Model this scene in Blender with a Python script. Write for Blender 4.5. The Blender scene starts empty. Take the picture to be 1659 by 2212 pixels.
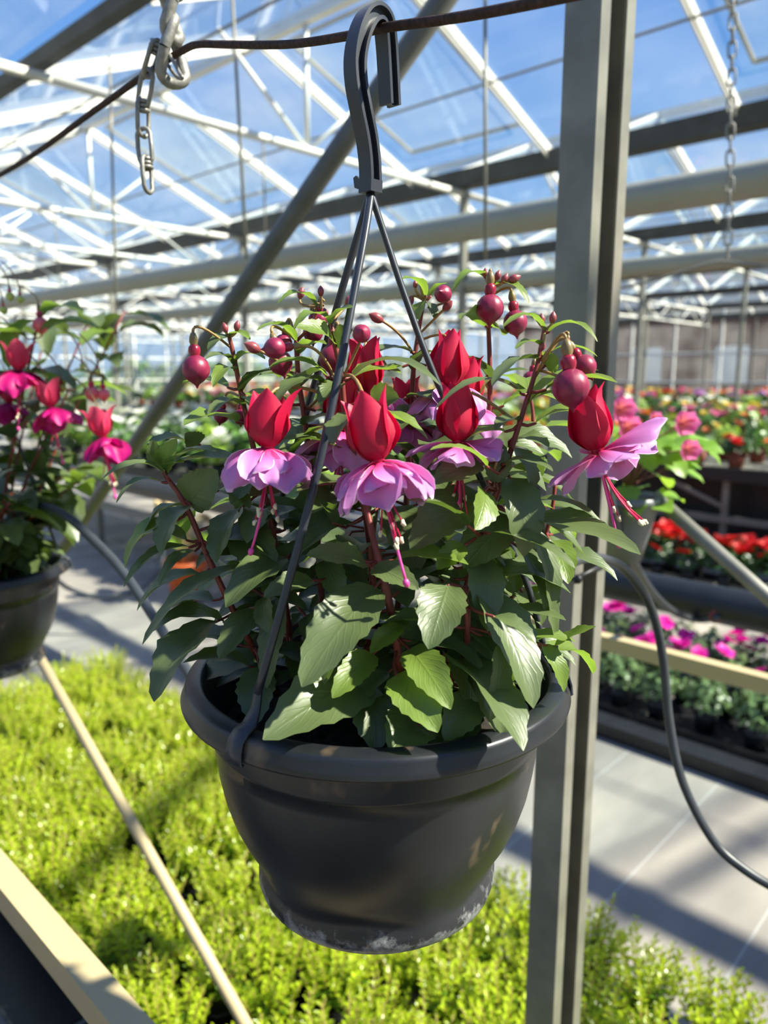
import bpy, bmesh, math, random
from mathutils import Vector, Matrix, Quaternion
random.seed(7)
scene = bpy.context.scene
C = scene.collection
R = math.radians

# ------------------------------------------------------------------ camera
F_PX, CX, CY, PITCH, CAMZ = 1620.0, 829.5, 1106.0, R(10.5), 1.45
cam_d = bpy.data.cameras.new('camera')
cam_d.sensor_fit = 'VERTICAL'
cam_d.sensor_height = 36.0
cam_d.sensor_width = 27.0
cam_d.lens = 36.0 * F_PX / 2212.0
cam_d.clip_start = 0.02
cam_d.clip_end = 300
cam_d.dof.use_dof = True
cam_d.dof.focus_distance = 0.475
cam_d.dof.aperture_fstop = 6.4
cam = bpy.data.objects.new('camera', cam_d)
cam.location = (0, 0, CAMZ)
cam.rotation_euler = (math.pi / 2 - PITCH, 0, 0)
C.objects.link(cam)
scene.camera = cam

# ------------------------------------------------------------------ sky, sun, exposure
SUN_AZ, SUN_EL = R(98), R(45)          # azimuth clockwise from the view direction
world = bpy.data.worlds.new('sky')
scene.world = world
world.use_nodes = True
wn = world.node_tree
wn.nodes.clear()
w_out = wn.nodes.new('ShaderNodeOutputWorld')
w_bg = wn.nodes.new('ShaderNodeBackground')
w_tc = wn.nodes.new('ShaderNodeTexCoord')
w_sep = wn.nodes.new('ShaderNodeSeparateXYZ')
w_rmp = wn.nodes.new('ShaderNodeValToRGB')
w_nz = wn.nodes.new('ShaderNodeTexNoise')
w_map = wn.nodes.new('ShaderNodeMapping')
w_cr = wn.nodes.new('ShaderNodeValToRGB')
w_mix = wn.nodes.new('ShaderNodeMix')
w_mix.data_type = 'RGBA'
e = w_rmp.color_ramp.elements
e[0].position = 0.0
e[0].color = (0.50, 0.66, 0.88, 1)
e[1].position = 0.62
e[1].color = (0.05, 0.24, 0.80, 1)
x = e.new(0.22)
x.color = (0.24, 0.50, 0.94, 1)
w_map.inputs['Scale'].default_value = (1.6, 1.6, 4.0)
w_nz.inputs['Scale'].default_value = 2.2
w_nz.inputs['Detail'].default_value = 6
w_cr.color_ramp.elements[0].position = 0.55
w_cr.color_ramp.elements[1].position = 0.74
w_cr.color_ramp.elements[1].color = (0.55, 0.55, 0.55, 1)
w_mix.inputs[7].default_value = (0.95, 0.97, 1.0, 1)
w_bg.inputs['Strength'].default_value = 0.88
L = wn.links.new
L(w_tc.outputs['Generated'], w_sep.inputs[0])
L(w_sep.outputs['Z'], w_rmp.inputs[0])
L(w_tc.outputs['Generated'], w_map.inputs[0])
L(w_map.outputs[0], w_nz.inputs['Vector'])
L(w_nz.outputs['Fac'], w_cr.inputs[0])
L(w_cr.outputs[0], w_mix.inputs[0])
L(w_rmp.outputs[0], w_mix.inputs[6])
L(w_mix.outputs[2], w_bg.inputs['Color'])
L(w_bg.outputs[0], w_out.inputs[0])

sun_d = bpy.data.lights.new('sun', 'SUN')
sun_d.energy = 14.5
sun_d.angle = R(1.2)
sun_d.color = (1.0, 0.90, 0.74)
sun = bpy.data.objects.new('sun', sun_d)
SUN_DIR = Vector((math.sin(SUN_AZ) * math.cos(SUN_EL), math.cos(SUN_AZ) * math.cos(SUN_EL), math.sin(SUN_EL)))
sun.rotation_euler = SUN_DIR.to_track_quat('Z', 'Y').to_euler()
sun.location = (4, 0, 6)
C.objects.link(sun)

scene.view_settings.view_transform = 'Standard'
scene.view_settings.look = 'None'
scene.view_settings.gamma = 1.0
scene.view_settings.use_curve_mapping = False
scene.view_settings.exposure = 0.12
scene.cycles.transparent_max_bounces = 20
scene.cycles.max_bounces = 5
scene.cycles.diffuse_bounces = 3
scene.cycles.glossy_bounces = 3
scene.cycles.caustics_reflective = False
scene.cycles.caustics_refractive = False
scene.cycles.use_adaptive_sampling = True
scene.cycles.adaptive_threshold = 0.06
scene.cycles.use_denoising = True

# ------------------------------------------------------------------ coordinates
def ray(px, py):
    a = (px - CX) / F_PX
    b = -(py - CY) / F_PX
    return Vector((a, math.cos(PITCH) + b * math.sin(PITCH), -math.sin(PITCH) + b * math.cos(PITCH)))
def P(px, py, Y):
    """point seen at pixel px,py that stands Y metres in front of the camera"""
    d = ray(px, py)
    return Vector((0, 0, CAMZ)) + d * (Y / d.y)
AX = R(46.5)
U = Vector((-math.sin(AX), math.cos(AX), 0))     # along the gutters, away to the left
V = Vector((math.cos(AX), math.sin(AX), 0))      # across the bays, away to the right
Zv = Vector((0, 0, 1))
def G(u, w, z):
    return U * u + V * w + Zv * z
def PW(px, py, w):
    """point seen at a pixel in the upright plane at offset w across the bays"""
    d = ray(px, py)
    return Vector((0, 0, CAMZ)) + d * (w / d.dot(V))
def rnd(a, b):
    return random.uniform(a, b)
def mix(a, b, t):
    return a + (b - a) * t

# ------------------------------------------------------------------ mesh helpers
WL = {}
class MB:
    def __init__(self):
        self.v = []; self.f = []; self.m = []; self.uv = []
    def vert(self, p, uv=(0, 0)):
        self.v.append(Vector(p)); self.uv.append(uv); return len(self.v) - 1
    def face(self, idx, m=0):
        self.f.append(tuple(idx)); self.m.append(m)
    def grid(self, rows, uvs=None, m=0, close=False):
        base = len(self.v); nr = len(rows); nc = len(rows[0])
        for i, r in enumerate(rows):
            for j, p in enumerate(r):
                self.vert(p, uvs[i][j] if uvs else (j / max(1, nc - 1), i / max(1, nr - 1)))
        for i in range(nr - 1):
            for j in range(nc if close else nc - 1):
                k = (j + 1) % nc
                self.face((base + i * nc + j, base + i * nc + k, base + (i + 1) * nc + k, base + (i + 1) * nc + j), m)
        return base
    def tube(self, pts, r, n=8, m=0, cap=True, flat=None):
        pts = [Vector(p) for p in pts]
        k = len(pts)
        rs = r if isinstance(r, (list, tuple)) else [r] * k
        t0 = (pts[1] - pts[0]).normalized()
        ref = Vector((0, 0, 1)) if abs(t0.z) < 0.9 else Vector((1, 0, 0))
        if flat is not None: ref = Vector(flat[0])
        a = (ref - t0 * ref.dot(t0)).normalized()
        rows = []
        for i in range(k):
            t = (pts[min(i + 1, k - 1)] - pts[max(i - 1, 0)])
            if t.length < 1e-9: t = t0
            t.normalize()
            a = (a - t * a.dot(t))
            if a.length < 1e-6: a = t.orthogonal()
            a.normalize()
            b = t.cross(a)
            ra, rb = (rs[i], rs[i]) if flat is None else (rs[i] * flat[1], rs[i] * flat[2])
            rows.append([pts[i] + a * (math.cos(2 * math.pi * j / n) * ra) + b * (math.sin(2 * math.pi * j / n) * rb) for j in range(n)])
        base = self.grid(rows, m=m, close=True)
        if cap:
            self.face([base + j for j in range(n)][::-1], m)
            self.face([base + (k - 1) * n + j for j in range(n)], m)
    def lathe(self, prof, c=(0, 0, 0), n=32, axis=None, m=0, lobe=None):
        c = Vector(c)
        q = Quaternion() if axis is None else Vector((0, 0, 1)).rotation_difference(Vector(axis).normalized())
        rows = []
        for (r, z) in prof:
            row = []
            for j in range(n):
                t = 2 * math.pi * j / n
                rr = r * (lobe(t) if lobe else 1)
                row.append(c + q @ Vector((rr * math.cos(t), rr * math.sin(t), z)))
            rows.append(row)
        self.grid(rows, m=m, close=True)
    def bar(self, A, B, w, h, up=(0, 0, 1), m=0):
        A = Vector(A); B = Vector(B); t = (B - A).normalized()
        up = Vector(up); up = (up - t * up.dot(t))
        if up.length < 1e-6: up = t.orthogonal()
        up.normalize(); s = t.cross(up)
        q = [(-1, -1), (1, -1), (1, 1), (-1, 1)]
        base = len(self.v)
        for p in (A, B):
            for a, b in q: self.vert(p + s * (a * w / 2) + up * (b * h / 2))
        for i in range(4):
            j = (i + 1) % 4
            self.face((base + i, base + j, base + 4 + j, base + 4 + i), m)
        self.face((base + 3, base + 2, base + 1, base), m)
        self.face((base + 4, base + 5, base + 6, base + 7), m)
    def prism(self, poly, A, B, s, up, m=0):
        """extrude a 2D outline (along s, up) from A to B"""
        A = Vector(A); B = Vector(B); n = len(poly); base = len(self.v)
        for p in (A, B):
            for a, b in poly: self.vert(p + s * a + up * b)
        for i in range(n):
            j = (i + 1) % n
            self.face((base + i, base + j, base + n + j, base + n + i), m)
        self.face([base + i for i in range(n)][::-1], m)
        self.face([base + n + i for i in range(n)], m)
    def blob(self, c, r, n=8, k=6, m=0, squash=(1, 1, 1)):
        rows = []
        c = Vector(c)
        for i in range(k + 1):
            th = math.pi * i / k
            rows.append([c + Vector((r * squash[0] * math.sin(th) * math.cos(2 * math.pi * j / n), r * squash[1] * math.sin(th) * math.sin(2 * math.pi * j / n), r * squash[2] * math.cos(th))) for j in range(n)])
        self.grid(rows, m=m, close=True)
    def mesh(self, name, mats, origin=(0, 0, 0), smooth=True):
        o = Vector(origin)
        me = bpy.data.meshes.new(name)
        me.from_pydata([tuple(p - o) for p in self.v], [], self.f)
        for mt in (mats if isinstance(mats, (list, tuple)) else [mats]): me.materials.append(mt)
        me.polygons.foreach_set('material_index', self.m)
        if smooth: me.polygons.foreach_set('use_smooth', [True] * len(self.f))
        uvl = me.uv_layers.new(name='UVMap')
        li = [0] * len(me.loops)
        me.loops.foreach_get('vertex_index', li)
        flat = []
        for i in li: flat.extend(self.uv[i])
        uvl.data.foreach_set('uv', flat)
        me.update()
        return me
    def build(self, name, mats, parent=None, origin=None, smooth=True):
        if origin is None: origin = WL.get(parent.name, Vector()) if parent else Vector()
        me = self.mesh(name, mats, origin, smooth)
        return place(bpy.data.objects.new(name, me), origin, parent)
def place(o, world, parent=None):
    world = Vector(world)
    C.objects.link(o)
    if parent is not None:
        o.parent = parent
        o.location = world - WL.get(parent.name, Vector())
    else:
        o.location = world
    WL[o.name] = world
    return o
def inst(me, name, world, parent=None, rot=None, scale=None):
    o = bpy.data.objects.new(name, me)
    place(o, world, parent)
    if rot is not None: o.rotation_euler = rot
    if scale is not None: o.scale = (scale,) * 3 if not isinstance(scale, (tuple, list)) else scale
    return o
def empty(name, loc, label=None, cat=None, group=None, kind=None):
    o = bpy.data.objects.new(name, None)
    o.empty_display_size = 0.05
    place(o, loc)
    return tag(o, label, cat, group, kind)
def tag(o, label=None, cat=None, group=None, kind=None):
    if label: o['label'] = label
    if cat: o['category'] = cat
    if group: o['group'] = group
    if kind: o['kind'] = kind
    return o
def smooth_path(pts, n=6):
    """Catmull-Rom through the points"""
    pts = [Vector(p) for p in pts]
    out = []
    for i in range(len(pts) - 1):
        p0 = pts[max(i - 1, 0)]; p1 = pts[i]; p2 = pts[i + 1]; p3 = pts[min(i + 2, len(pts) - 1)]
        for k in range(n):
            t = k / n
            out.append(0.5 * ((2 * p1) + (p2 - p0) * t + (2 * p0 - 5 * p1 + 4 * p2 - p3) * t * t + (3 * p1 - p0 - 3 * p2 + p3) * t ** 3))
    out.append(pts[-1])
    return out

# ------------------------------------------------------------------ materials
def lin(r, g, b):
    f = lambda c: (c / 255 / 12.92) if c / 255 <= 0.04045 else ((c / 255 + 0.055) / 1.055) ** 2.4
    return (f(r), f(g), f(b), 1)
def base_mat(name):
    m = bpy.data.materials.new(name)
    m.use_nodes = True
    nt = m.node_tree
    b = nt.nodes['Principled BSDF']
    return m, nt, b, nt.nodes['Material Output']
def node(nt, t, **kw):
    n = nt.nodes.new(t)
    for k, v in kw.items(): setattr(n, k, v)
    return n
def ramp(nt, stops):
    r = nt.nodes.new('ShaderNodeValToRGB')
    el = r.color_ramp.elements
    el[0].position, el[0].color = stops[0]
    el[1].position, el[1].color = stops[-1]
    for p, c in stops[1:-1]:
        q = el.new(p); q.color = c
    return r
def plain(name, col, rough=0.5, var=0.25, scale=30, metal=0.0, bump=0.0, spec=0.5, trans=0.0, stretch=(1, 1, 1), gloss_var=0.0):
    """a noise-mottled surface"""
    m, nt, b, out = base_mat(name)
    tc = node(nt, 'ShaderNodeTexCoord'); mp = node(nt, 'ShaderNodeMapping')
    mp.inputs['Scale'].default_value = stretch
    nz = node(nt, 'ShaderNodeTexNoise')
    nz.inputs['Scale'].default_value = scale; nz.inputs['Detail'].default_value = 5
    lo = tuple(c * (1 - var) for c in col[:3]) + (1,)
    hi = tuple(min(1, c * (1 + var)) for c in col[:3]) + (1,)
    rp = ramp(nt, [(0.3, lo), (0.7, hi)])
    k = nt.links.new
    k(tc.outputs['Object'], mp.inputs[0]); k(mp.outputs[0], nz.inputs['Vector'])
    k(nz.outputs['Fac'], rp.inputs[0]); k(rp.outputs[0], b.inputs['Base Color'])
    b.inputs['Roughness'].default_value = rough
    b.inputs['Metallic'].default_value = metal
    b.inputs['Specular IOR Level'].default_value = spec
    if bump:
        bp = node(nt, 'ShaderNodeBump'); bp.inputs['Strength'].default_value = bump; bp.inputs['Distance'].default_value = 0.002
        k(nz.outputs['Fac'], bp.inputs['Height']); k(bp.outputs[0], b.inputs['Normal'])
    if trans:
        tr = node(nt, 'ShaderNodeBsdfTranslucent'); mx = node(nt, 'ShaderNodeMixShader')
        mx.inputs[0].default_value = trans
        k(rp.outputs[0], tr.inputs['Color']); k(b.outputs[0], mx.inputs[1]); k(tr.outputs[0], mx.inputs[2]); k(mx.outputs[0], out.inputs['Surface'])
    return m
def leaf_mat(name, top, under, veincol, trans=0.3, rough=0.42, tcol=None, vein_scale=9.0):
    m, nt, b, out = base_mat(name)
    k = nt.links.new
    uv = node(nt, 'ShaderNodeUVMap'); sp = node(nt, 'ShaderNodeSeparateXYZ')
    k(uv.outputs[0], sp.inputs[0])
    # distance from the midrib: |x-.5|
    a = node(nt, 'ShaderNodeMath', operation='SUBTRACT'); a.inputs[1].default_value = 0.5
    ab = node(nt, 'ShaderNodeMath', operation='ABSOLUTE')
    k(sp.outputs[0], a.inputs[0]); k(a.outputs[0], ab.inputs[0])
    mr = ramp(nt, [(0.0, (1, 1, 1, 1)), (0.045, (0, 0, 0, 1))]); k(ab.outputs[0], mr.inputs[0])
    # side veins run forward from the midrib
    mu = node(nt, 'ShaderNodeMath', operation='MULTIPLY'); mu.inputs[1].default_value = -0.75
    k(ab.outputs[0], mu.inputs[0])
    ad = node(nt, 'ShaderNodeMath', operation='ADD'); k(sp.outputs[1], ad.inputs[0]); k(mu.outputs[0], ad.inputs[1])
    ms = node(nt, 'ShaderNodeMath', operation='MULTIPLY'); ms.inputs[1].default_value = vein_scale; k(ad.outputs[0], ms.inputs[0])
    fr = node(nt, 'ShaderNodeMath', operation='PINGPONG'); fr.inputs[1].default_value = 0.5; k(ms.outputs[0], fr.inputs[0])
    vr = ramp(nt, [(0.0, (1, 1, 1, 1)), (0.16, (0, 0, 0, 1))]); k(fr.outputs[0], vr.inputs[0])
    nz = node(nt, 'ShaderNodeTexNoise'); tc = node(nt, 'ShaderNodeTexCoord')
    nz.inputs['Scale'].default_value = 60; nz.inputs['Detail'].default_value = 6
    k(tc.outputs['Object'], nz.inputs['Vector'])
    oi = node(nt, 'ShaderNodeObjectInfo')
    tr_ = ramp(nt, [(0.25, tuple(c * 0.72 for c in top[:3]) + (1,)), (0.75, tuple(c * 1.3 for c in top[:3]) + (1,))])
    k(nz.outputs['Fac'], tr_.inputs[0])
    hv = node(nt, 'ShaderNodeHueSaturation')
    rm = node(nt, 'ShaderNodeMapRange'); rm.inputs['To Min'].default_value = 0.75; rm.inputs['To Max'].default_value = 1.35
    k(oi.outputs['Random'], rm.inputs['Value']); k(rm.outputs[0], hv.inputs['Value']); k(tr_.outputs[0], hv.inputs['Color'])
    m1 = node(nt, 'ShaderNodeMix', data_type='RGBA'); m1.inputs[7].default_value = veincol
    k(mr.outputs[0], m1.inputs[0]); k(hv.outputs[0], m1.inputs[6])
    geo = node(nt, 'ShaderNodeNewGeometry')
    m2 = node(nt, 'ShaderNodeMix', data_type='RGBA'); m2.inputs[7].default_value = under
    k(geo.outputs['Backfacing'], m2.inputs[0]); k(m1.outputs[2], m2.inputs[6])
    k(m2.outputs[2], b.inputs['Base Color'])
    b.inputs['Roughness'].default_value = rough
    b.inputs['Specular IOR Level'].default_value = 0.55
    s1 = node(nt, 'ShaderNodeMath', operation='MULTIPLY_ADD'); s1.inputs[1].default_value = 0.5
    k(vr.outputs[0], s1.inputs[0]); k(mr.outputs[0], s1.inputs[2])
    s2 = node(nt, 'ShaderNodeMath', operation='MULTIPLY_ADD'); s2.inputs[1].default_value = -0.8
    k(nz.outputs['Fac'], s2.inputs[0]); k(s1.outputs[0], s2.inputs[2])
    bp = node(nt, 'ShaderNodeBump', invert=True); bp.inputs['Strength'].default_value = 0.24; bp.inputs['Distance'].default_value = 0.0008
    k(s2.outputs[0], bp.inputs['Height']); k(bp.outputs[0], b.inputs['Normal'])
    tr = node(nt, 'ShaderNodeBsdfTranslucent'); tr.inputs['Color'].default_value = tcol or (0.25, 0.42, 0.04, 1)
    mx = node(nt, 'ShaderNodeMixShader'); mx.inputs[0].default_value = trans
    k(b.outputs[0], mx.inputs[1]); k(tr.outputs[0], mx.inputs[2]); k(mx.outputs[0], out.inputs['Surface'])
    return m
def petal_mat(name, base, body, edge, rim, trans=0.4):
    m, nt, b, out = base_mat(name)
    k = nt.links.new
    uv = node(nt, 'ShaderNodeUVMap'); sp = node(nt, 'ShaderNodeSeparateXYZ'); k(uv.outputs[0], sp.inputs[0])
    mp = node(nt, 'ShaderNodeMapping'); mp.inputs['Scale'].default_value = (14, 1.5, 1)
    nz = node(nt, 'ShaderNodeTexNoise'); nz.inputs['Scale'].default_value = 2.0; nz.inputs['Detail'].default_value = 3
    k(uv.outputs[0], mp.inputs[0]); k(mp.outputs[0], nz.inputs['Vector'])
    ad = node(nt, 'ShaderNodeMath', operation='MULTIPLY_ADD'); ad.inputs[1].default_value = -0.35
    k(nz.outputs['Fac'], ad.inputs[0]); k(sp.outputs[1], ad.inputs[2])
    ad2 = node(nt, 'ShaderNodeMath', operation='ADD'); ad2.inputs[1].default_value = 0.17; k(ad.outputs[0], ad2.inputs[0])
    rp = ramp(nt, [(0.05, base), (0.5, body), (0.95, edge)])
    k(ad2.outputs[0], rp.inputs[0])
    # a pale line along the margin
    a = node(nt, 'ShaderNodeMath', operation='SUBTRACT'); a.inputs[1].default_value = 0.5; k(sp.outputs[0], a.inputs[0])
    ab = node(nt, 'ShaderNodeMath', operation='ABSOLUTE'); k(a.outputs[0], ab.inputs[0])
    sc = node(nt, 'ShaderNodeMath', operation='MULTIPLY'); sc.inputs[1].default_value = 2.0; k(ab.outputs[0], sc.inputs[0])
    mxm = node(nt, 'ShaderNodeMath', operation='MAXIMUM'); k(sc.outputs[0], mxm.inputs[0]); k(sp.outputs[1], mxm.inputs[1])
    er = ramp(nt, [(0.94, (0, 0, 0, 1)), (1.0, (1, 1, 1, 1))]); k(mxm.outputs[0], er.inputs[0])
    mm = node(nt, 'ShaderNodeMix', data_type='RGBA'); mm.inputs[7].default_value = rim
    k(er.outputs[0], mm.inputs[0]); k(rp.outputs[0], mm.inputs[6])
    k(mm.outputs[2], b.inputs['Base Color'])
    b.inputs['Roughness'].default_value = 0.5
    tr = node(nt, 'ShaderNodeBsdfTranslucent'); mx = node(nt, 'ShaderNodeMixShader'); mx.inputs[0].default_value = trans
    k(mm.outputs[2], tr.inputs['Color']); k(b.outputs[0], mx.inputs[1]); k(tr.outputs[0], mx.inputs[2]); k(mx.outputs[0], out.inputs['Surface'])
    return m
def glass_mat(name, haze=0.10, tint=(0.93, 0.97, 0.98, 1), scale=1.3):
    """thin greenhouse glass: clear, mirror-like at grazing angles, filmed with chalky dirt"""
    m, nt, b, out = base_mat(name)
    nt.nodes.remove(b)
    k = nt.links.new
    tp = node(nt, 'ShaderNodeBsdfTransparent'); tp.inputs[0].default_value = tint
    gl = node(nt, 'ShaderNodeBsdfGlossy'); gl.inputs['Roughness'].default_value = 0.02
    lw = node(nt, 'ShaderNodeLayerWeight'); lw.inputs[0].default_value = 0.5
    pw = node(nt, 'ShaderNodeMath', operation='POWER'); pw.inputs[1].default_value = 4.0; k(lw.outputs['Facing'], pw.inputs[0])
    fr = node(nt, 'ShaderNodeMath', operation='MULTIPLY_ADD'); fr.inputs[1].default_value = 0.4; fr.inputs[2].default_value = 0.02; k(pw.outputs[0], fr.inputs[0])
    m1 = node(nt, 'ShaderNodeMixShader'); k(fr.outputs[0], m1.inputs[0]); k(tp.outputs[0], m1.inputs[1]); k(gl.outputs[0], m1.inputs[2])
    df = node(nt, 'ShaderNodeBsdfDiffuse'); df.inputs[0].default_value = (0.85, 0.85, 0.82, 1)
    tl = node(nt, 'ShaderNodeBsdfTranslucent'); tl.inputs[0].default_value = (0.85, 0.85, 0.82, 1)
    m2 = node(nt, 'ShaderNodeMixShader'); m2.inputs[0].default_value = 0.6; k(df.outputs[0], m2.inputs[1]); k(tl.outputs[0], m2.inputs[2])
    tc = node(nt, 'ShaderNodeTexCoord'); nz = node(nt, 'ShaderNodeTexNoise'); nz.inputs['Scale'].default_value = scale; nz.inputs['Detail'].default_value = 1.5
    k(tc.outputs['Object'], nz.inputs['Vector'])
    mr = node(nt, 'ShaderNodeMapRange'); mr.inputs['From Min'].default_value = 0.3; mr.inputs['From Max'].default_value = 0.75
    mr.inputs['To Min'].default_value = haze * 0.3; mr.inputs['To Max'].default_value = haze * 1.8
    k(nz.outputs['Fac'], mr.inputs['Value'])
    m3 = node(nt, 'ShaderNodeMixShader'); k(mr.outputs[0], m3.inputs[0]); k(m1.outputs[0], m3.inputs[1]); k(m2.outputs[0], m3.inputs[2])
    k(m3.outputs[0], out.inputs['Surface'])
    return m

M = {}
M['white_metal'] = plain('white_painted_metal', lin(234, 233, 226), 0.45, 0.06, 6)
M['galv'] = plain('galvanised_steel', lin(130, 128, 117), 0.40, 0.22, 18, metal=0.2, bump=0.1)
M['galv_dull'] = plain('dull_galvanised_steel', lin(132, 130, 120), 0.5, 0.15, 22, metal=0.15)
M['brace'] = plain('grey_brace_steel', lin(98, 99, 95), 0.5, 0.15, 22, metal=0.1)
M['gutter'] = plain('dark_weathered_gutter', lin(62, 66, 70), 0.6, 0.35, 5)
M['pipe'] = plain('cream_plastic_pipe', lin(152, 152, 138), 0.4, 0.06, 4)
M['black_pipe'] = plain('black_rubber_pipe', lin(34, 36, 40), 0.42, 0.2, 20)
M['hose'] = plain('dark_grey_hose', lin(58, 62, 66), 0.38, 0.15, 60)
M['rust'] = plain('rusty_iron', lin(58, 40, 32), 0.75, 0.6, 260, metal=0.3, bump=0.6)
M['chain'] = plain('grey_zinc_chain', lin(140, 138, 132), 0.5, 0.25, 150, metal=0.4, bump=0.3)
M['sun_tinted_rail'] = plain('sun_tinted_rail_steel', lin(186, 168, 128), 0.45, 0.07, 8)  # galvanised rail steel; the sun's warm cream is put into the colour
M['glass'] = glass_mat('roof_glass', 0.028)
M['glass_side'] = glass_mat('side_glass', 0.09)
M['black_plastic'] = plain('black_nursery_plastic', lin(26, 27, 30), 0.45, 0.25, 30)
M['terracotta'] = plain('terracotta_plastic', lin(205, 96, 44), 0.5, 0.12, 20)
M['soil'] = plain('dark_potting_soil', lin(36, 27, 21), 0.95, 0.6, 160, bump=1.0)
M['brick'] = plain('red_brick', lin(96, 46, 36), 0.9, 0.25, 4)
M['hedge'] = plain('hedge_leaves', lin(78, 110, 50), 0.7, 0.6, 8, trans=0.2)
M['wood'] = plain('pale_timber', lin(196, 160, 116), 0.6, 0.15, 10, stretch=(1, 1, 8))
# ================================================================== THE SETTING
def floor_mat():
    m, nt, b, out = base_mat('woven_ground_cover')
    k = nt.links.new
    tc = node(nt, 'ShaderNodeTexCoord'); sp = node(nt, 'ShaderNodeSeparateXYZ'); k(tc.outputs['Object'], sp.inputs[0])
    nz = node(nt, 'ShaderNodeTexNoise'); nz.inputs['Scale'].default_value = 2.5; nz.inputs['Detail'].default_value = 9
    mp = node(nt, 'ShaderNodeMapping'); mp.inputs['Scale'].default_value = (1.0, 0.35, 1.0); k(tc.outputs['Object'], mp.inputs[0]); k(mp.outputs[0], nz.inputs['Vector'])
    rp = ramp(nt, [(0.28, lin(104, 100, 96)), (0.52, lin(142, 136, 128)), (0.74, lin(180, 170, 154))]); k(nz.outputs['Fac'], rp.inputs[0])
    wv = node(nt, 'ShaderNodeTexWave', bands_direction='X'); wv.inputs['Scale'].default_value = 55; k(tc.outputs['Object'], wv.inputs['Vector'])
    wv2 = node(nt, 'ShaderNodeTexWave', bands_direction='Y'); wv2.inputs['Scale'].default_value = 55; k(tc.outputs['Object'], wv2.inputs['Vector'])
    ml = node(nt, 'ShaderNodeMath', operation='MULTIPLY'); k(wv.outputs['Fac'], ml.inputs[0]); k(wv2.outputs['Fac'], ml.inputs[1])
    # pale marker threads woven in across the bays
    pp = node(nt, 'ShaderNodeMath', operation='PINGPONG'); pp.inputs[1].default_value = 0.17
    ofs = node(nt, 'ShaderNodeMath', operation='ADD'); ofs.inputs[1].default_value = -0.83; k(sp.outputs[0], ofs.inputs[0]); k(ofs.outputs[0], pp.inputs[0])
    lr = ramp(nt, [(0.0015, (1, 1, 1, 1)), (0.003, (0, 0, 0, 1))]); k(pp.outputs[0], lr.inputs[0])
    mm = node(nt, 'ShaderNodeMix', data_type='RGBA'); mm.inputs[7].default_value = lin(215, 222, 220)
    lf = node(nt, 'ShaderNodeMath', operation='MULTIPLY'); lf.inputs[1].default_value = 0.4; k(lr.outputs[0], lf.inputs[0])
    k(lf.outputs[0], mm.inputs[0]); k(rp.outputs[0], mm.inputs[6])
    k(mm.outputs[2], b.inputs['Base Color'])
    b.inputs['Roughness'].default_value = 0.62
    bp = node(nt, 'ShaderNodeBump'); bp.inputs['Strength'].default_value = 0.25; bp.inputs['Distance'].default_value = 0.003
    k(ml.outputs[0], bp.inputs['Height']); k(bp.outputs[0], b.inputs['Normal'])
    return m
def grid_rows(u0, u1, w0, w1):
    return [[Vector((u0, w0, 0)), Vector((u1, w0, 0))], [Vector((u0, w1, 0)), Vector((u1, w1, 0))]]
ROTZ = math.atan2(U.y, U.x)
mb = MB()
mb.prism([(-7, -8.6), (30, -8.6), (30, 24), (-7, 24)], Vector((0, 0, -0.08)), Vector((0, 0, 0)), Vector((1, 0, 0)), Vector((0, -1, 0)))
fl = mb.build('floor', floor_mat(), smooth=False)
fl.rotation_euler = (0, 0, ROTZ)
tag(fl, 'grey woven ground cover sheet over the greenhouse floor', 'floor', kind='structure')
# local X = U ; local -Y = V
ou = MB()
ou.prism([(-60, -60), (110, -60), (110, 110), (-60, 110)], Vector((0, 0, -0.2)), Vector((0, 0, -0.09)), U, V)
og = ou.build('ground', plain('rough_grass', lin(96, 112, 60), 0.9, 0.4, 2), smooth=False)
tag(og, 'rough grass field outside the greenhouse', 'ground', kind='structure')

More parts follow.
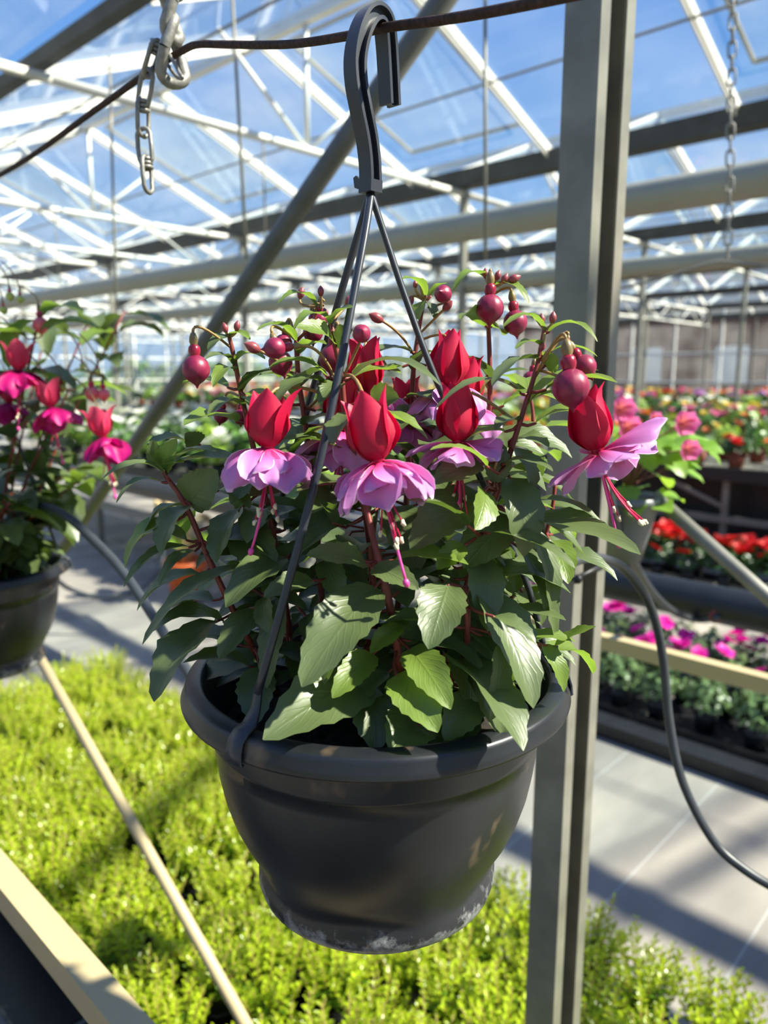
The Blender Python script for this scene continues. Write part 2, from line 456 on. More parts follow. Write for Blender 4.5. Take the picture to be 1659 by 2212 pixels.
G0, SPAN, BAYS = 1.78, 3.32, range(-2, 6)
GUT_Z, RIDGE_Z = CAMZ + 1.52, CAMZ + 2.20
U0, U1, USTEP = -5.975, 26.0, 1.3
NB = int(round((U1 - U0) / USTEP))
bay_names = {-3: 'third behind the camera', -2: 'second behind the camera', -1: 'directly over the hanging baskets', 0: 'with blue sky behind the hook', 1: 'second away from the hook', 2: 'third away from the hook', 3: 'fourth away from the hook', 4: 'fifth away from the hook', 5: 'farthest from the hook'}
def U_at(j): return U0 + USTEP * j
for k in BAYS:
    wl, wr = G0 + SPAN * k, G0 + SPAN * (k + 1)
    wm = (wl + wr) / 2
    org = G(0, wm, GUT_Z)
    root = empty('glass_roof', org, 'white framed glass roof bay %s' % bay_names[k], 'roof', kind='structure')
    for side in (-1, 1):
        wa = wl + 0.07 if side < 0 else wr - 0.07
        A = G(0, wa, GUT_Z + 0.05); B = G(0, wm, RIDGE_Z)
        nrm = (B - A).cross(U).normalized()
        if nrm.z < 0: nrm = -nrm
        t = (B - A)
        b1 = MB(); b1.bar(A, B, 0.034, 0.05, nrm); b1.bar(A - nrm * 0.032, B - nrm * 0.032, 0.014, 0.03, nrm)
        mbar = b1.mesh('glazing_bar', M['white_metal'], smooth=False)
        b2 = MB()
        a0 = A + U * 0.02 + nrm * 0.012; c0 = A + U * (USTEP - 0.02) + nrm * 0.012
        b2.prism([(0, 0), (0.004, 0), (0.004, USTEP - 0.04), (0, USTEP - 0.04)], a0, a0 + t, nrm, U)
        mpane = b2.mesh('pane', M['glass'], smooth=False)
        for j in range(NB + 1):
            inst(mbar, 'glazing_bar', U * U_at(j), root)
            if j < NB: inst(mpane, 'pane', U * U_at(j), root)
        b3 = MB(); mid = A * 0.52 + B * 0.48 - nrm * 0.05
        b3.tube([mid + U * U0, mid + U * U1], 0.009, 6)
        b3.build('tie_rod', M['galv_dull'], root)
    # glazed vents lying on the slope that falls away from the camera
    A = G(0, wr - 0.07, GUT_Z + 0.05); B = G(0, wm, RIDGE_Z); nrm = (B - A).cross(U).normalized()
    if nrm.z < 0: nrm = -nrm
    if k in (0, 1, 2):
        for j in range(3, NB, 2):
            a_ = [A.lerp(B, f_) + U * (U_at(j) + o_) + nrm * (0.05 + 0.05 * (1 - f_)) for f_, o_ in ((.14, .12), (.14, 1.16), (.92, 1.16), (.92, .12))]
            v_ = MB()
            for q in range(4): v_.bar(a_[q], a_[(q + 1) % 4], 0.02, 0.02, nrm)
            vo = v_.build('vent', M['galv_dull'], root, smooth=False)
            g_ = MB(); g_.prism([(0, 0), (0.004, 0), (0.004, 1.0), (0, 1.0)], a_[0] + U * 0.02, a_[3] + U * 0.02, nrm, U); g_.build('vent_pane', M['glass'], vo, smooth=False)
    b4 = MB(); b4.bar(G(U0, wm, RIDGE_Z), G(U1, wm, RIDGE_Z), 0.06, 0.07)
    b4.build('ridge_beam', M['white_metal'], root, smooth=False)
for k in list(BAYS) + [6]:
    w = G0 + SPAN * k
    mb = MB()
    gs = 0.45 if k == 0 else 1.0
    mb.prism([(x_ * gs, y_ * gs) for x_, y_ in ((-0.11, 0.06), (-0.075, -0.06), (0.075, -0.06), (0.11, 0.06), (0.095, 0.06), (0.065, -0.045), (-0.065, -0.045), (-0.095, 0.06))], G(U0, w, GUT_Z), G(U1, w, GUT_Z), V, Zv)
    g = mb.build('gutter', M['gutter'], origin=G(0, w, GUT_Z), smooth=False)
    tag(g, 'dark roof gutter ' + ('behind the hanger hook and post' if k == 1 else 'at upper left above the chain' if k == 0 else 'over the near side of the camera' if k == -1 else 'number %d behind the camera' % (-k) if k < 0 else 'of row %d counted from the post' % k), 'gutter', kind='structure')
# trusses and columns
TU = [3.95 + 3.0 * j for j in range(8)]
def strut(root, name, a, b, r, m='white_metal'):
    t = MB(); t.tube([a, b], r, 8); t.build(name, M[m], root)
for k in range(-1, 5):
    wl, wr = G0 + SPAN * k, G0 + SPAN * (k + 1); wm = (wl + wr) / 2
    for i, u in enumerate(TU):
        root = empty('roof_truss', G(u, wm, GUT_Z - 0.06), 'white tubular roof truss ' + ('with its king post left of the hook' if (k, i) == (0, 0) else 'among the many behind one another'), 'truss', 'roof trusses', 'structure')
        zc = GUT_Z - 0.10
        strut(root, 'bottom_chord', G(u, wl, zc), G(u, wr, zc), 0.026)
        strut(root, 'king_post', G(u, wm, zc), G(u, wm, RIDGE_Z - 0.04), 0.018)
        hz = GUT_Z + 0.05 + (RIDGE_Z - GUT_Z) * 0.55
        strut(root, 'strut', G(u, wm, zc), G(u, wl + SPAN * 0.30, hz), 0.014)
        strut(root, 'strut', G(u, wm, zc), G(u, wr - SPAN * 0.30, hz), 0.014)
        if i >= 1:
            strut(root, 'lower_chord', G(u, wl, zc - 0.32), G(u, wr, zc - 0.32), 0.020)
            for q in range(6):
                a = wl + SPAN * q / 6
                strut(root, 'web', G(u, a, zc - (0.32 if q % 2 else 0)), G(u, a + SPAN / 6, zc - (0 if q % 2 else 0.32)), 0.010)
for k in range(0, 7):
    for i, u in enumerate(TU):
        if k == 0 and i < 1: continue
        w = G0 + SPAN * k
        mb = MB(); mb.bar(G(u, w, 0), G(u, w, GUT_Z - 0.05), 0.05, 0.05, U)
        mb.bar(G(u, w, 0), G(u, w, 0.02), 0.12, 0.12, U)
        tag(mb.build('column', M['galv_dull'], origin=G(u, w, 0), smooth=False), 'slim grey steel column carrying a roof gutter', 'column', 'roof columns', 'structure')
# long heating pipes below the gutters
for (w, h, r, lab) in ((3.08, 0.70, 0.068, 'thick cream pipe slung across behind the hanger straps'), (5.16, 0.72, 0.068, 'paler cream pipe further back above the flower buds')):
    mb = MB(); mb.tube([G(u, w, CAMZ + h) for u in [U0 + 0.3 + 2.0 * q for q in range(16)]], r, 16)
    pr = empty('heating_pipe', G(2, w, CAMZ + h), lab, 'pipe', kind='structure')
    mb.build('pipe_run', M['pipe'], pr)
    for u in TU[:6]:
        h_ = MB(); h_.tube([G(u, w, CAMZ + h + r), G(u, w, GUT_Z - 0.1)], 0.006, 6); h_.build('hanger_rod', M['galv_dull'], pr)
# outer walls
def glass_wall(name, a, b, label):
    root = empty(name, (a + b) / 2, label, 'wall', kind='structure')
    n = int((b - a).length / 1.3); t = (b - a).normalized(); nn = Vector((-t.y, t.x, 0))
    lo = MB(); lo.bar(a + Zv * 0.2, b + Zv * 0.2, 0.12, 0.4); lo.build('plinth', M['galv_dull'], root, smooth=False)
    fr = MB()
    for i in range(n + 1): fr.bar(a + t * (1.3 * i), a + t * (1.3 * i) + Zv * (GUT_Z + 0.2), 0.05, 0.05, nn)
    for z in (1.2, 2.0, GUT_Z): fr.bar(a + Zv * z, b + Zv * z, 0.05, 0.05)
    tag(fr.build('mullions', M['white_metal'], root, smooth=False), kind='stuff')
    p = MB(); p.bar(a + Zv * ((GUT_Z + 0.3) / 2 + 0.2), b + Zv * ((GUT_Z + 0.3) / 2 + 0.2), 0.006, GUT_Z - 0.1); p.build('panes', M['glass_side'], root, smooth=False)
W_END = G0 + SPAN * 6
glass_wall('wall_back', G(U1, -1.5, 0), G(U1, W_END, 0), 'glazed end wall at the far left of the greenhouse')
glass_wall('wall_right', G(U1, W_END, 0), G(U0, W_END, 0), 'glazed side wall beyond the far right benches')
# outside: brick building, hedge
bb = empty('brick_building', G(10, 27, -0.09), 'red brick building seen through the far right glazing', 'building')
t = MB(); t.bar(G(4.5, 28, 1.6), G(17, 28, 1.6), 5, 3.4); t.build('wall', M['brick'], bb, smooth=False)
t = MB(); t.prism([(-2.8, 3.3), (2.8, 3.3), (0, 5.2)], G(4.2, 28, 0), G(17.3, 28, 0), V, Zv); t.build('roof', plain('dark_slate', lin(58, 54, 52), 0.7, 0.3, 3), bb, smooth=False)
for q in range(4):
    t = MB(); c = G(6 + q * 2.8, 25.47, 1.7); t.bar(c - U * 0.5, c + U * 0.5, 0.06, 1.2); t.build('window', M['white_metal'], bb, smooth=False)
def leafy_mass(name, pts, r, n, m, parent=None, size=0.12):
    mb = MB()
    for _ in range(n):
        c, rr = random.choice(pts), r
        d = Vector((random.gauss(0, 1), random.gauss(0, 1), random.gauss(0, 1))).normalized()
        p = c + d * rr * rnd(0.75, 1.05)
        s = d.orthogonal().normalized(); q = Quaternion(d, rnd(0, 6.28)); s = q @ s; tt = d.cross(s)
        z = size * rnd(0.6, 1.3)
        i = [mb.vert(p - s * z * 0.5), mb.vert(p + tt * z - d * z * 0.2), mb.vert(p + s * z * 0.5), mb.vert(p - tt * z - d * z * 0.2)]
        mb.face(i)
    return mb
hp = [G(19.5 + 1.2 * q, 26 + rnd(-.5, .5), rnd(0.6, 1.6)) for q in range(14)] + [G(U1 + 3, 22 - 1.6 * q, rnd(0.5, 1.5)) for q in range(15)]
glass_wall('wall_left', G(U1, G0 - 2 * SPAN, 0), G(U0, G0 - 2 * SPAN, 0), 'glazed side wall behind the camera')
glass_wall('wall_front', G(U0, G0 - 2 * SPAN, 0), G(U0, W_END, 0), 'glazed end wall at the right behind the camera')
hp += [G(-6 + 1.5 * q, G0 - 2 * SPAN - 3, rnd(.6, 2.2)) for q in range(22)] + [G(U0 - 3, -8 + 1.5 * q, rnd(.6, 2.2)) for q in range(20)]  # unseen hedge rows behind the camera, added to cut the bright horizon light
hd = leafy_mass('hedge', hp, 1.1, 16000, None, size=0.22).build('hedge', M['hedge'], smooth=False)
tag(hd, 'green hedge outside the glazing, with unseen rows added to block horizon light', 'hedge', kind='stuff')

# ================================================================== FRAME AROUND THE BASKETS
PU, PWW, PA, PB = 0.47, 0.854, 0.045, 0.080
def post():
    a = PA / 2; c = PB / 2; th = 0.0035; lip = 0.021
    o = [(-a, -c + lip), (-a, -c), (a, -c), (a, c), (-a, c), (-a, c - lip), (-a + th, c - lip), (-a + th, c - th), (a - th, c - th), (a - th, -c + th), (-a + th, -c + th), (-a + th, -c + lip)]
    root = empty('channel_post', G(PU, PWW, 0), 'galvanised steel channel post standing right behind the hanging pot', 'post')
    mb = MB(); mb.prism(o, G(PU, PWW, 0), G(PU, PWW, GUT_Z - 0.05), U, V)
    mb.build('channel', M['galv'], root, smooth=False)
    b = MB(); b.bar(G(PU, PWW, 0), G(PU, PWW, 0.012), 0.16, 0.16, U); b.build('foot_plate', M['galv'], root, smooth=False)
    return root
post()
# cable tie round the post
tz = 1.205
mb = MB()
a = PA / 2 + 0.0042; c = PB / 2 + 0.0042
ring = [G(PU + sx * a, PWW + sw * c, tz + dz) for sx, sw, dz in ((-1, -1, -0.004), (1, -1, 0.004), (1, 1, 0.004), (-1, 1, 0.002), (-1, -1, -0.004))]
mb.tube(ring, 0.0032, 6)
mb.blob(ring[0] - U * 0.003, 0.006, 8, 5)
tag(mb.build('cable_tie', M['black_plastic'], origin=G(PU, PWW, tz)), 'thin black tie strapped around the galvanised post', 'cable tie')
# slanting tubes
def tube_thing(name, a, b, r, m, label, cat):
    t = MB(); t.tube([a, (a + b) / 2, b], r, 16)
    return tag(t.build(name, m, origin=a), label, cat)
ta, tb = PW(970, -20, 0.95), PW(180, 1120, 0.95)
d = (tb - ta)
tube_thing('brace_tube', ta - d * 0.35, tb + d * 0.55, 0.0185, M['brace'], 'grey steel brace tube slanting down behind the hook to lower left', 'brace')
ra, rb = PW(85, 1420, 0.62), PW(530, 2212, 0.62)
d = rb - ra
tube_thing('support_rod', ra - d * 0.12, rb + d * 0.35, 0.0105, M['sun_tinted_rail'], 'thin beige rod slanting over the green bed left of the pot', 'rod')
qa, qb = PW(1412, 1070, 1.25), PW(1659, 1290, 1.25)
d = qb - qa
tube_thing('side_rod', qa, qb + d * 1.2, 0.0115, M['galv_dull'], 'thin beige rod slanting down right of the drooping flower', 'rod')
# rails
def rail(name, px1, u1, h, label, w):
    A = G(0, w, CAMZ + h)
    t = MB()
    L_ = [(-0.0145, 0.002), (0.0145, 0.002), (0.0145, -0.032), (0.011, -0.032), (0.011, -0.0015), (-0.0145, -0.0015)]
    if px1: L_ = [(-x, y) for x, y in L_][::-1]
    t.prism(L_, G(-0.6, w, CAMZ + h), G(u1, w, CAMZ + h), V, Zv)
    return tag(t.build(name, M['sun_tinted_rail'], origin=G(0.4, w, CAMZ + h), smooth=False), label, 'rail')
rail('angle_rail', True, 3.4, -0.60, 'steel angle rail tinted sunlit cream crossing the lower left corner over the green bed', 0.275)
rail('angle_rail', True, 1.25, -0.60, 'steel angle rail tinted sunlit cream in front of the magenta flowers right of post', 1.56)
# big black water pipe with its grommet
bw = 1.985
root = empty('water_pipe', G(0.7, bw, CAMZ - 0.62), 'thick black plastic water pipe behind the magenta flowers', 'pipe')
t = MB(); t.tube([G(-0.8, bw, CAMZ - 0.60), G(0.7, bw, CAMZ - 0.60), G(4.5, bw, CAMZ - 0.60)], 0.05, 20); t.build('pipe_body', M['black_pipe'], root)
gp = PW(1546, 1332, bw - 0.045)
t = MB()
rg = []
for i in range(17):
    q = 2 * math.pi * i / 16
    rg.append(gp + Vector((math.cos(q) * 0.0135, 0, math.sin(q) * 0.0135)) @ Matrix.Identity(3))
t.tube(rg, 0.0055, 8, cap=False)
t.build('grommet', plain('red_rubber', lin(124, 56, 52), 0.5, 0.1, 50), root)
def hose(name, pts, r, label, m='hose'):
    t = MB(); t.tube(smooth_path(pts, 8), r, 10)
    return tag(t.build(name, M[m], origin=pts[0]), label, 'hose')
hose('drip_hose', [P(1308, 985, 1.2), P(1314, 1060, 1.22), P(1338, 1150, 1.27), P(1398, 1265, 1.5), P(1450, 1318, 1.75), P(1500, 1338, 1.9), gp - Vector((0.002, 0.01, 0)), gp + Vector((0.005, 0.03, 0.0))], 0.0085, 'thin grey hose plugged into the black pipe by a red grommet')
hose('drip_hose', [P(1130, 1330, 0.66), P(1180, 1258, 0.68), P(1235, 1215, 0.72), P(1295, 1206, 0.76), P(1352, 1232, 0.80), P(1405, 1310, 0.82), P(1432, 1420, 0.83), P(1446, 1560, 0.82), P(1475, 1690, 0.80), P(1540, 1815, 0.78), P(1610, 1880, 0.76), P(1700, 1930, 0.74), P(1800, 1960, 0.72)], 0.0052, 'grey hose arching out of the main pot and down to lower right')
hose('drip_hose', [P(40, 1110, 1.1), P(85, 1093, 1.06), P(140, 1112, 1.02), P(200, 1165, 0.98), P(265, 1235, 0.93), P(330, 1330, 0.87), P(385, 1420, 0.80), P(430, 1490, 0.73), P(460, 1530, 0.66)], 0.0062, 'dark hose curving from the left basket down behind the main pot')
hose('floor_hose', [P(120, 1250, 4.0), P(150, 1272, 4.0), P(210, 1290, 4.0), P(270, 1285, 4.0), P(320, 1262, 4.05), P(350, 1210, 4.15), P(352, 1150, 4.3)], 0.012, 'thin grey hose loop hanging over the path at left')
# wire the baskets hang from
HW = 0.362
wire = [PW(-260, 500, 0.41), PW(-60, 408, 0.405), PW(60, 342, 0.40), PW(200, 242, 0.393), PW(330, 150, 0.386), PW(400, 106, 0.382), PW(432, 96, 0.38), PW(480, 96, 0.378), PW(620, 96, 0.372), PW(760, 76, 0.364), PW(830, 60, HW), PW(1000, 36, 0.355), PW(1205, -4, 0.345), PW(1500, -70, 0.33)]
t = MB(); t.tube(smooth_path(wire, 6), 0.0029, 10)
wo = t.build('hanging_wire', M['rust'], origin=wire[10])
tag(wo, 'rusty iron wire bent between the chain and the hook', 'wire')
# chains
def link_path(L_, Wd, twist=0.0, n=20):
    r = Wd / 2; s = L_ / 2 - r; pts = []
    for i in range(n + 1):
        q = 2 * math.pi * i / n
        x = r * math.cos(q); z = r * math.sin(q) + (s if math.sin(q) > 1e-6 else -s if math.sin(q) < -1e-6 else 0)
        p = Vector((x, 0, z))
        p.rotate(Quaternion((0, 0, 1), twist * (z / (L_ / 2))))
        pts.append(p)
    return pts
def chain(name, pts, L_, Wd, r, label, knots=False, twist=0.0, m='chain'):
    """links hung along the polyline pts (world)"""
    root = empty(name, pts[0], label, 'chain')
    me = MB(); me.tube(link_path(L_, Wd, twist), r, 7, cap=False); me = me.mesh('link', M[m])
    kn = MB()
    for i in range(3):
        kn.tube([Vector((math.cos(q) * r * 2.2, math.sin(q) * r * 2.2, (i - 1) * r * 1.7 + 0.3 * r * q / 6.28)) for q in [6.2832 * s / 10 for s in range(11)]], r * 0.85, 6)
    kn = kn.mesh('knot', M[m])
    # resample
    step = L_ - 3.2 * r
    path = smooth_path(pts, 12); acc = 0; pos = [path[0]]; k = 0
    for i in range(1, len(path)):
        dseg = (path[i] - path[i - 1]).length
        while acc + dseg >= step * (k + 1):
            tt = (step * (k + 1) - acc) / dseg
            pos.append(path[i - 1].lerp(path[i], tt)); k += 1
        acc += dseg
    for i in range(len(pos) - 1):
        c = (pos[i] + pos[i + 1]) / 2; dr = (pos[i] - pos[i + 1]).normalized()
        q = dr.to_track_quat('Z', 'X') @ Quaternion((0, 0, 1), (R(20) if i % 2 else R(110)) + rnd(-.2, .2))
        o = inst(me, 'link', c, root); o.rotation_mode = 'QUATERNION'; o.rotation_quaternion = q
        if knots and i % 2 == 0:
            o2 = inst(kn, 'knot', c + dr * L_ * 0.30, root); o2.rotation_mode = 'QUATERNION'; o2.rotation_quaternion = q
    return root
chain('heavy_chain', [PW(366, -130, 0.385), PW(368, -30, 0.385), PW(372, 60, 0.384), PW(374, 175, 0.384)], 0.050, 0.0235, 0.0050, 'heavy twisted grey chain holding up the rusty wire', twist=0.9)
chain('knotted_chain', [PW(338, 96, 0.38), PW(326, 135, 0.379), PW(312, 190, 0.378), PW(308, 260, 0.378), PW(314, 330, 0.378), PW(322, 425, 0.378)], 0.031, 0.0140, 0.0021, 'thin knotted grey chain dangling loose from the rusty wire', knots=True)
t = MB(); lp = [PW(335, 98, 0.379), PW(352, 100, 0.378), PW(372, 128, 0.377), PW(388, 158, 0.376), PW(394, 168, 0.376), PW(382, 166, 0.380), PW(362, 140, 0.381), PW(342, 116, 0.381), PW(326, 104, 0.381), PW(335, 98, 0.379)]
t.tube(smooth_path(lp, 4), 0.0016, 7, cap=False)
tag(t.build('tie_link', M['chain'], origin=lp[0]), 'open wire link lying across the rusty wire beside the chain', 'chain link')
chain('light_chain', [PW(1586, -60, 1.75), PW(1580, 180, 1.75), PW(1576, 400, 1.75), PW(1571, 575, 1.75)], 0.034, 0.0155, 0.0022, 'light grey chain hanging at the upper right over the cream pipe')
t = MB(); t.tube(smooth_path([P(1342, 622, 2.2), P(1430, 600, 2.15), P(1530, 570, 2.1), P(1572, 566, 2.08), P(1700, 580, 2.0)], 6), 0.004, 6)
tag(t.build('support_wire', M['galv_dull'], origin=P(1572, 566, 2.08)), 'dark wire sagging from the light chain at right', 'wire')
for i, (x0, y0, x1, y1, Y, lab) in enumerate(((500, -40, 541, 560, 2.2, 'thin grey drop wire left of the hook strap'), (236, 120, 240, 800, 2.6, 'thin grey drop wire left of the knotted chain'), (1048, -40, 1058, 560, 2.0, 'thin grey drop wire between hook and post'))):
    t = MB(); a = P(x0, y0, Y); b = P(x1, y1, Y); b.x = mix(a.x, b.x, 0.6); t.tube([a, b], 0.0045, 6)
    tag(t.build('drop_wire', M['galv_dull'], origin=a), lab, 'wire')
# ================================================================== THE HANGING POT
def pot_mat():
    m, nt, b, out = base_mat('charcoal_pot_plastic')
    k = nt.links.new
    tc = node(nt, 'ShaderNodeTexCoord'); sp = node(nt, 'ShaderNodeSeparateXYZ'); k(tc.outputs['Object'], sp.inputs[0])
    nz = node(nt, 'ShaderNodeTexNoise'); nz.inputs['Scale'].default_value = 14; nz.inputs['Detail'].default_value = 8; nz.inputs['Roughness'].default_value = 0.65
    k(tc.outputs['Object'], nz.inputs['Vector'])
    rp = ramp(nt, [(0.3, lin(20, 22, 26)), (0.7, lin(36, 38, 43))]); k(nz.outputs['Fac'], rp.inputs[0])
    # chalky lime scum in a ragged ring just above the foot
    n2 = node(nt, 'ShaderNodeTexNoise'); n2.inputs['Scale'].default_value = 55; n2.inputs['Detail'].default_value = 9; n2.inputs['Roughness'].default_value = 0.75
    k(tc.outputs['Object'], n2.inputs['Vector'])
    zr = node(nt, 'ShaderNodeMapRange'); zr.inputs['From Min'].default_value = 0.028; zr.inputs['From Max'].default_value = 0.004; zr.inputs['To Min'].default_value = 0.0; zr.inputs['To Max'].default_value = 0.32
    k(sp.outputs[2], zr.inputs['Value'])
    ad = node(nt, 'ShaderNodeMath', operation='ADD'); k(zr.outputs[0], ad.inputs[0]); k(n2.outputs['Fac'], ad.inputs[1])
    lr = ramp(nt, [(0.68, (0, 0, 0, 1)), (0.88, (0.75, 0.75, 0.75, 1))]); k(ad.outputs[0], lr.inputs[0])
    mm = node(nt, 'ShaderNodeMix', data_type='RGBA'); mm.inputs[7].default_value = lin(168, 170, 170)
    k(lr.outputs[0], mm.inputs[0]); k(rp.outputs[0], mm.inputs[6])
    # dried soil specks and pale dust smears
    n3 = node(nt, 'ShaderNodeTexNoise'); n3.inputs['Scale'].default_value = 32; n3.inputs['Detail'].default_value = 3
    mp = node(nt, 'ShaderNodeMapping'); mp.inputs['Scale'].default_value = (1, 1, 0.6); mp.inputs['Location'].default_value = (3.3, 1.2, 0.4)
    k(tc.outputs['Object'], mp.inputs[0]); k(mp.outputs[0], n3.inputs['Vector'])
    r3 = ramp(nt, [(0.66, (0, 0, 0, 1)), (0.76, (0.7, 0.7, 0.7, 1))]); k(n3.outputs['Fac'], r3.inputs[0])
    m3 = node(nt, 'ShaderNodeMix', data_type='RGBA'); m3.inputs[7].default_value = lin(116, 96, 78)
    k(r3.outputs[0], m3.inputs[0]); k(mm.outputs[2], m3.inputs[6])
    k(m3.outputs[2], b.inputs['Base Color'])
    rr = node(nt, 'ShaderNodeMapRange'); rr.inputs['To Min'].default_value = 0.22; rr.inputs['To Max'].default_value = 0.5
    k(nz.outputs['Fac'], rr.inputs['Value']); k(rr.outputs[0], b.inputs['Roughness'])
    return m
M['pot'] = pot_mat()
M['strap'] = plain('slate_strap_plastic', lin(46, 50, 58), 0.36, 0.12, 80)
POT_H, RIM = 0.165, 0.1325
POT_PROFILE = [(0.0, 0.004), (0.060, 0.004), (0.075, 0.0), (0.0805, 0.001), (0.0848, 0.005), (0.0862, 0.010), (0.0858, 0.015), (0.0845, 0.019), (0.0842, 0.023), (0.0858, 0.029), (0.0905, 0.039), (0.0970, 0.051), (0.1030, 0.065), (0.1078, 0.081), (0.1110, 0.098), (0.1130, 0.115), (0.1138, 0.1255), (0.1156, 0.1262), (0.1160, 0.128), (0.1168, 0.150)]
RIM_PROFILE = [(0.1168, 0.150), (0.1295, 0.1502), (0.1335, 0.1508), (0.1340, 0.1525), (0.1325, 0.1555), (0.1312, 0.1605), (0.1304, 0.1624), (0.1290, 0.1634), (0.1222, 0.1650), (0.1200, 0.1648), (0.1185, 0.160), (0.1150, 0.150), (0.1100, 0.126), (0.105, 0.100), (0.095, 0.08)]
def make_pot(c, label, angles, hook_pts, joint, strands, dark=True):
    """c = centre of the pot's base"""
    root = empty('hanging_pot', c, label, 'plant pot')
    mb = MB()
    def foot(z):
        if z < 0.012 or z > 0.040: return None
        return lambda t: 1 + 0.024 * (1 - abs((z - 0.026) / 0.016)) * math.cos(6 * t + 0.4)
    rows = []
    n = 96
    for (r, z) in POT_PROFILE:
        f = foot(z)
        rows.append([c + Vector((r * (f(2 * math.pi * j / n) if f else 1) * math.cos(2 * math.pi * j / n), r * (f(2 * math.pi * j / n) if f else 1) * math.sin(2 * math.pi * j / n), z)) for j in range(n)])
    mb.grid(rows, close=True)
    mb.build('pot_body', M['pot'], root)
    mb = MB(); mb.lathe(RIM_PROFILE, c, n); mb.build('rim', M['pot'], root)
    # soil: a lumpy disc
    mb = MB(); rows = []
    for i in range(14):
        rr = 0.1095 * i / 13
        rows.append([c + Vector((rr * math.cos(2 * math.pi * j / 48), rr * math.sin(2 * math.pi * j / 48), 0.130 + (rnd(-0.005, 0.005) if 0 < i < 12 else 0) - 0.008 * (i / 13) ** 3)) for j in range(48)])
    mb.grid(rows, close=True)
    for _ in range(160):
        q, rr = rnd(0, 6.28), 0.104 * math.sqrt(rnd(0, 1))
        mb.blob(c + Vector((rr * math.cos(q), rr * math.sin(q), 0.130 - 0.008 * (rr / 0.1095) ** 3)), rnd(0.002, 0.006), 6, 4)
    tag(mb.build('soil', M['soil'], root), kind='stuff')
    # hanger
    hk = MB()
    path = smooth_path(hook_pts, 5)
    fl, hh, ft, wt = 0.0052, 0.0047, 0.0022, 0.0018
    sec = [(-fl, -hh), (fl, -hh), (fl, -hh + ft), (wt, -hh + ft), (wt, hh - ft), (fl, hh - ft), (fl, hh), (-fl, hh), (-fl, hh - ft), (-wt, hh - ft), (-wt, -hh + ft), (-fl, -hh + ft)]
    rows = []
    for i, p in enumerate(path):
        t = (path[min(i + 1, len(path) - 1)] - path[max(i - 1, 0)]).normalized()
        s = (U - t * U.dot(t)).normalized(); nn = t.cross(s)
        rows.append([p + s * a + nn * b for a, b in sec])
    base = hk.grid(rows, close=True)
    hk.face([base + j for j in range(12)][::-1]); hk.face([base + (len(rows) - 1) * 12 + j for j in range(12)])
    ho = hk.build('hook', M['strap'], root, smooth=False)
    jb = MB()
    jb.prism([(-0.0050, -0.004), (0.0058, -0.004), (0.0053, 0.003), (-0.0053, 0.003)], joint - V * 0.0050 , joint + V * 0.0050, U, Zv)
    jb.prism([(-0.0135, 0.001), (-0.0062, -0.002), (-0.0062, 0.002), (-0.012, 0.008), (-0.0145, 0.007)], joint - V * 0.001 , joint + V * 0.001, -U, Zv)
    jb.build('joint', M['strap'], ho, smooth=False)
    for ang, mid in zip(angles, strands):
        d = Vector((math.cos(ang), math.sin(ang), 0)); s = Vector((-d.y, d.x, 0))
        prof = [(0.1175, 0.176), (0.1225, 0.1682), (0.1285, 0.1668), (0.1335, 0.1625), (0.1355, 0.156), (0.1362, 0.1495), (0.1335, 0.1480)]
        top = c + d * 0.1150 + Zv * 0.184
        pts = smooth_path([joint - Zv * 0.004] + mid + [top], 6)
        sd = MB(); sd.tube(pts, 0.0027, 8, flat=(s, 1.0, 0.8))
        so = sd.build('strand', M['strap'], root)
        cl = MB(); rows = []
        wd = [0.0032, 0.0054, 0.0058, 0.0058, 0.0058, 0.006, 0.006]
        pr = [c + d * r + Zv * z for r, z in [(0.1150, 0.186)] + prof]; wd = [0.0026] + wd
        for i, p in enumerate(pr):
            t = (pr[min(i + 1, len(pr) - 1)] - pr[max(i - 1, 0)]).normalized(); nn = s.cross(t)
            w = wd[i]
            rows.append([p - s * w, p - s * w + nn * 0.0017, p + nn * 0.0023, p + s * w + nn * 0.0017, p + s * w, p])
        b0 = cl.grid(rows, close=True); cl.face([b0 + (len(rows) - 1) * 6 + j for j in range(6)])
        cl.build('clip', M['strap'], so)
    return root
POT_C = Vector((-0.0055, 0.5, CAMZ - 0.2013 - POT_H))
JOINT = P(801, 402, 0.492)
hook_pts = [P(801, 400, 0.492), P(799, 350, 0.491), P(793, 300, 0.489), P(781, 240, 0.485), P(770, 180, 0.483), P(768, 125, 0.483), P(778, 72, 0.486), P(795, 36, 0.492), P(813, 28, 0.499), P(829, 46, 0.506), P(835, 90, 0.511), P(839, 150, 0.514), P(843, 228, 0.516)]
aL, aR, aB = R(234), R(-5), R(150)
make_pot(POT_C, 'charcoal plastic hanging pot in sharp focus, holding the purple fuchsia', (aL, aR, aB), hook_pts, JOINT,
    ([P(778, 560, 0.468), P(690, 1000, 0.425)], [P(838, 530, 0.491), P(882, 660, 0.488), P(955, 850, 0.482), P(1128, 1235, 0.478)], [P(768, 525, 0.5003)]))
# the basket further along the wire
POT2_C = Vector((-0.632, 1.13, CAMZ - 0.292 - POT_H))
J2 = POT2_C + Vector((0.004, 0, POT_H + 0.36))
hp2 = [J2 + (Vector(q) - JOINT) for q in hook_pts]
make_pot(POT2_C, 'blurred dark grey hanging pot at the left edge with pink fuchsia', (R(20), R(140), R(260)), hp2, J2,
    ([J2 + Vector((0.05, 0.02, -0.12))], [J2 + Vector((-0.045, 0.04, -0.12))], [J2 + Vector((-0.01, -0.05, -0.12))]))
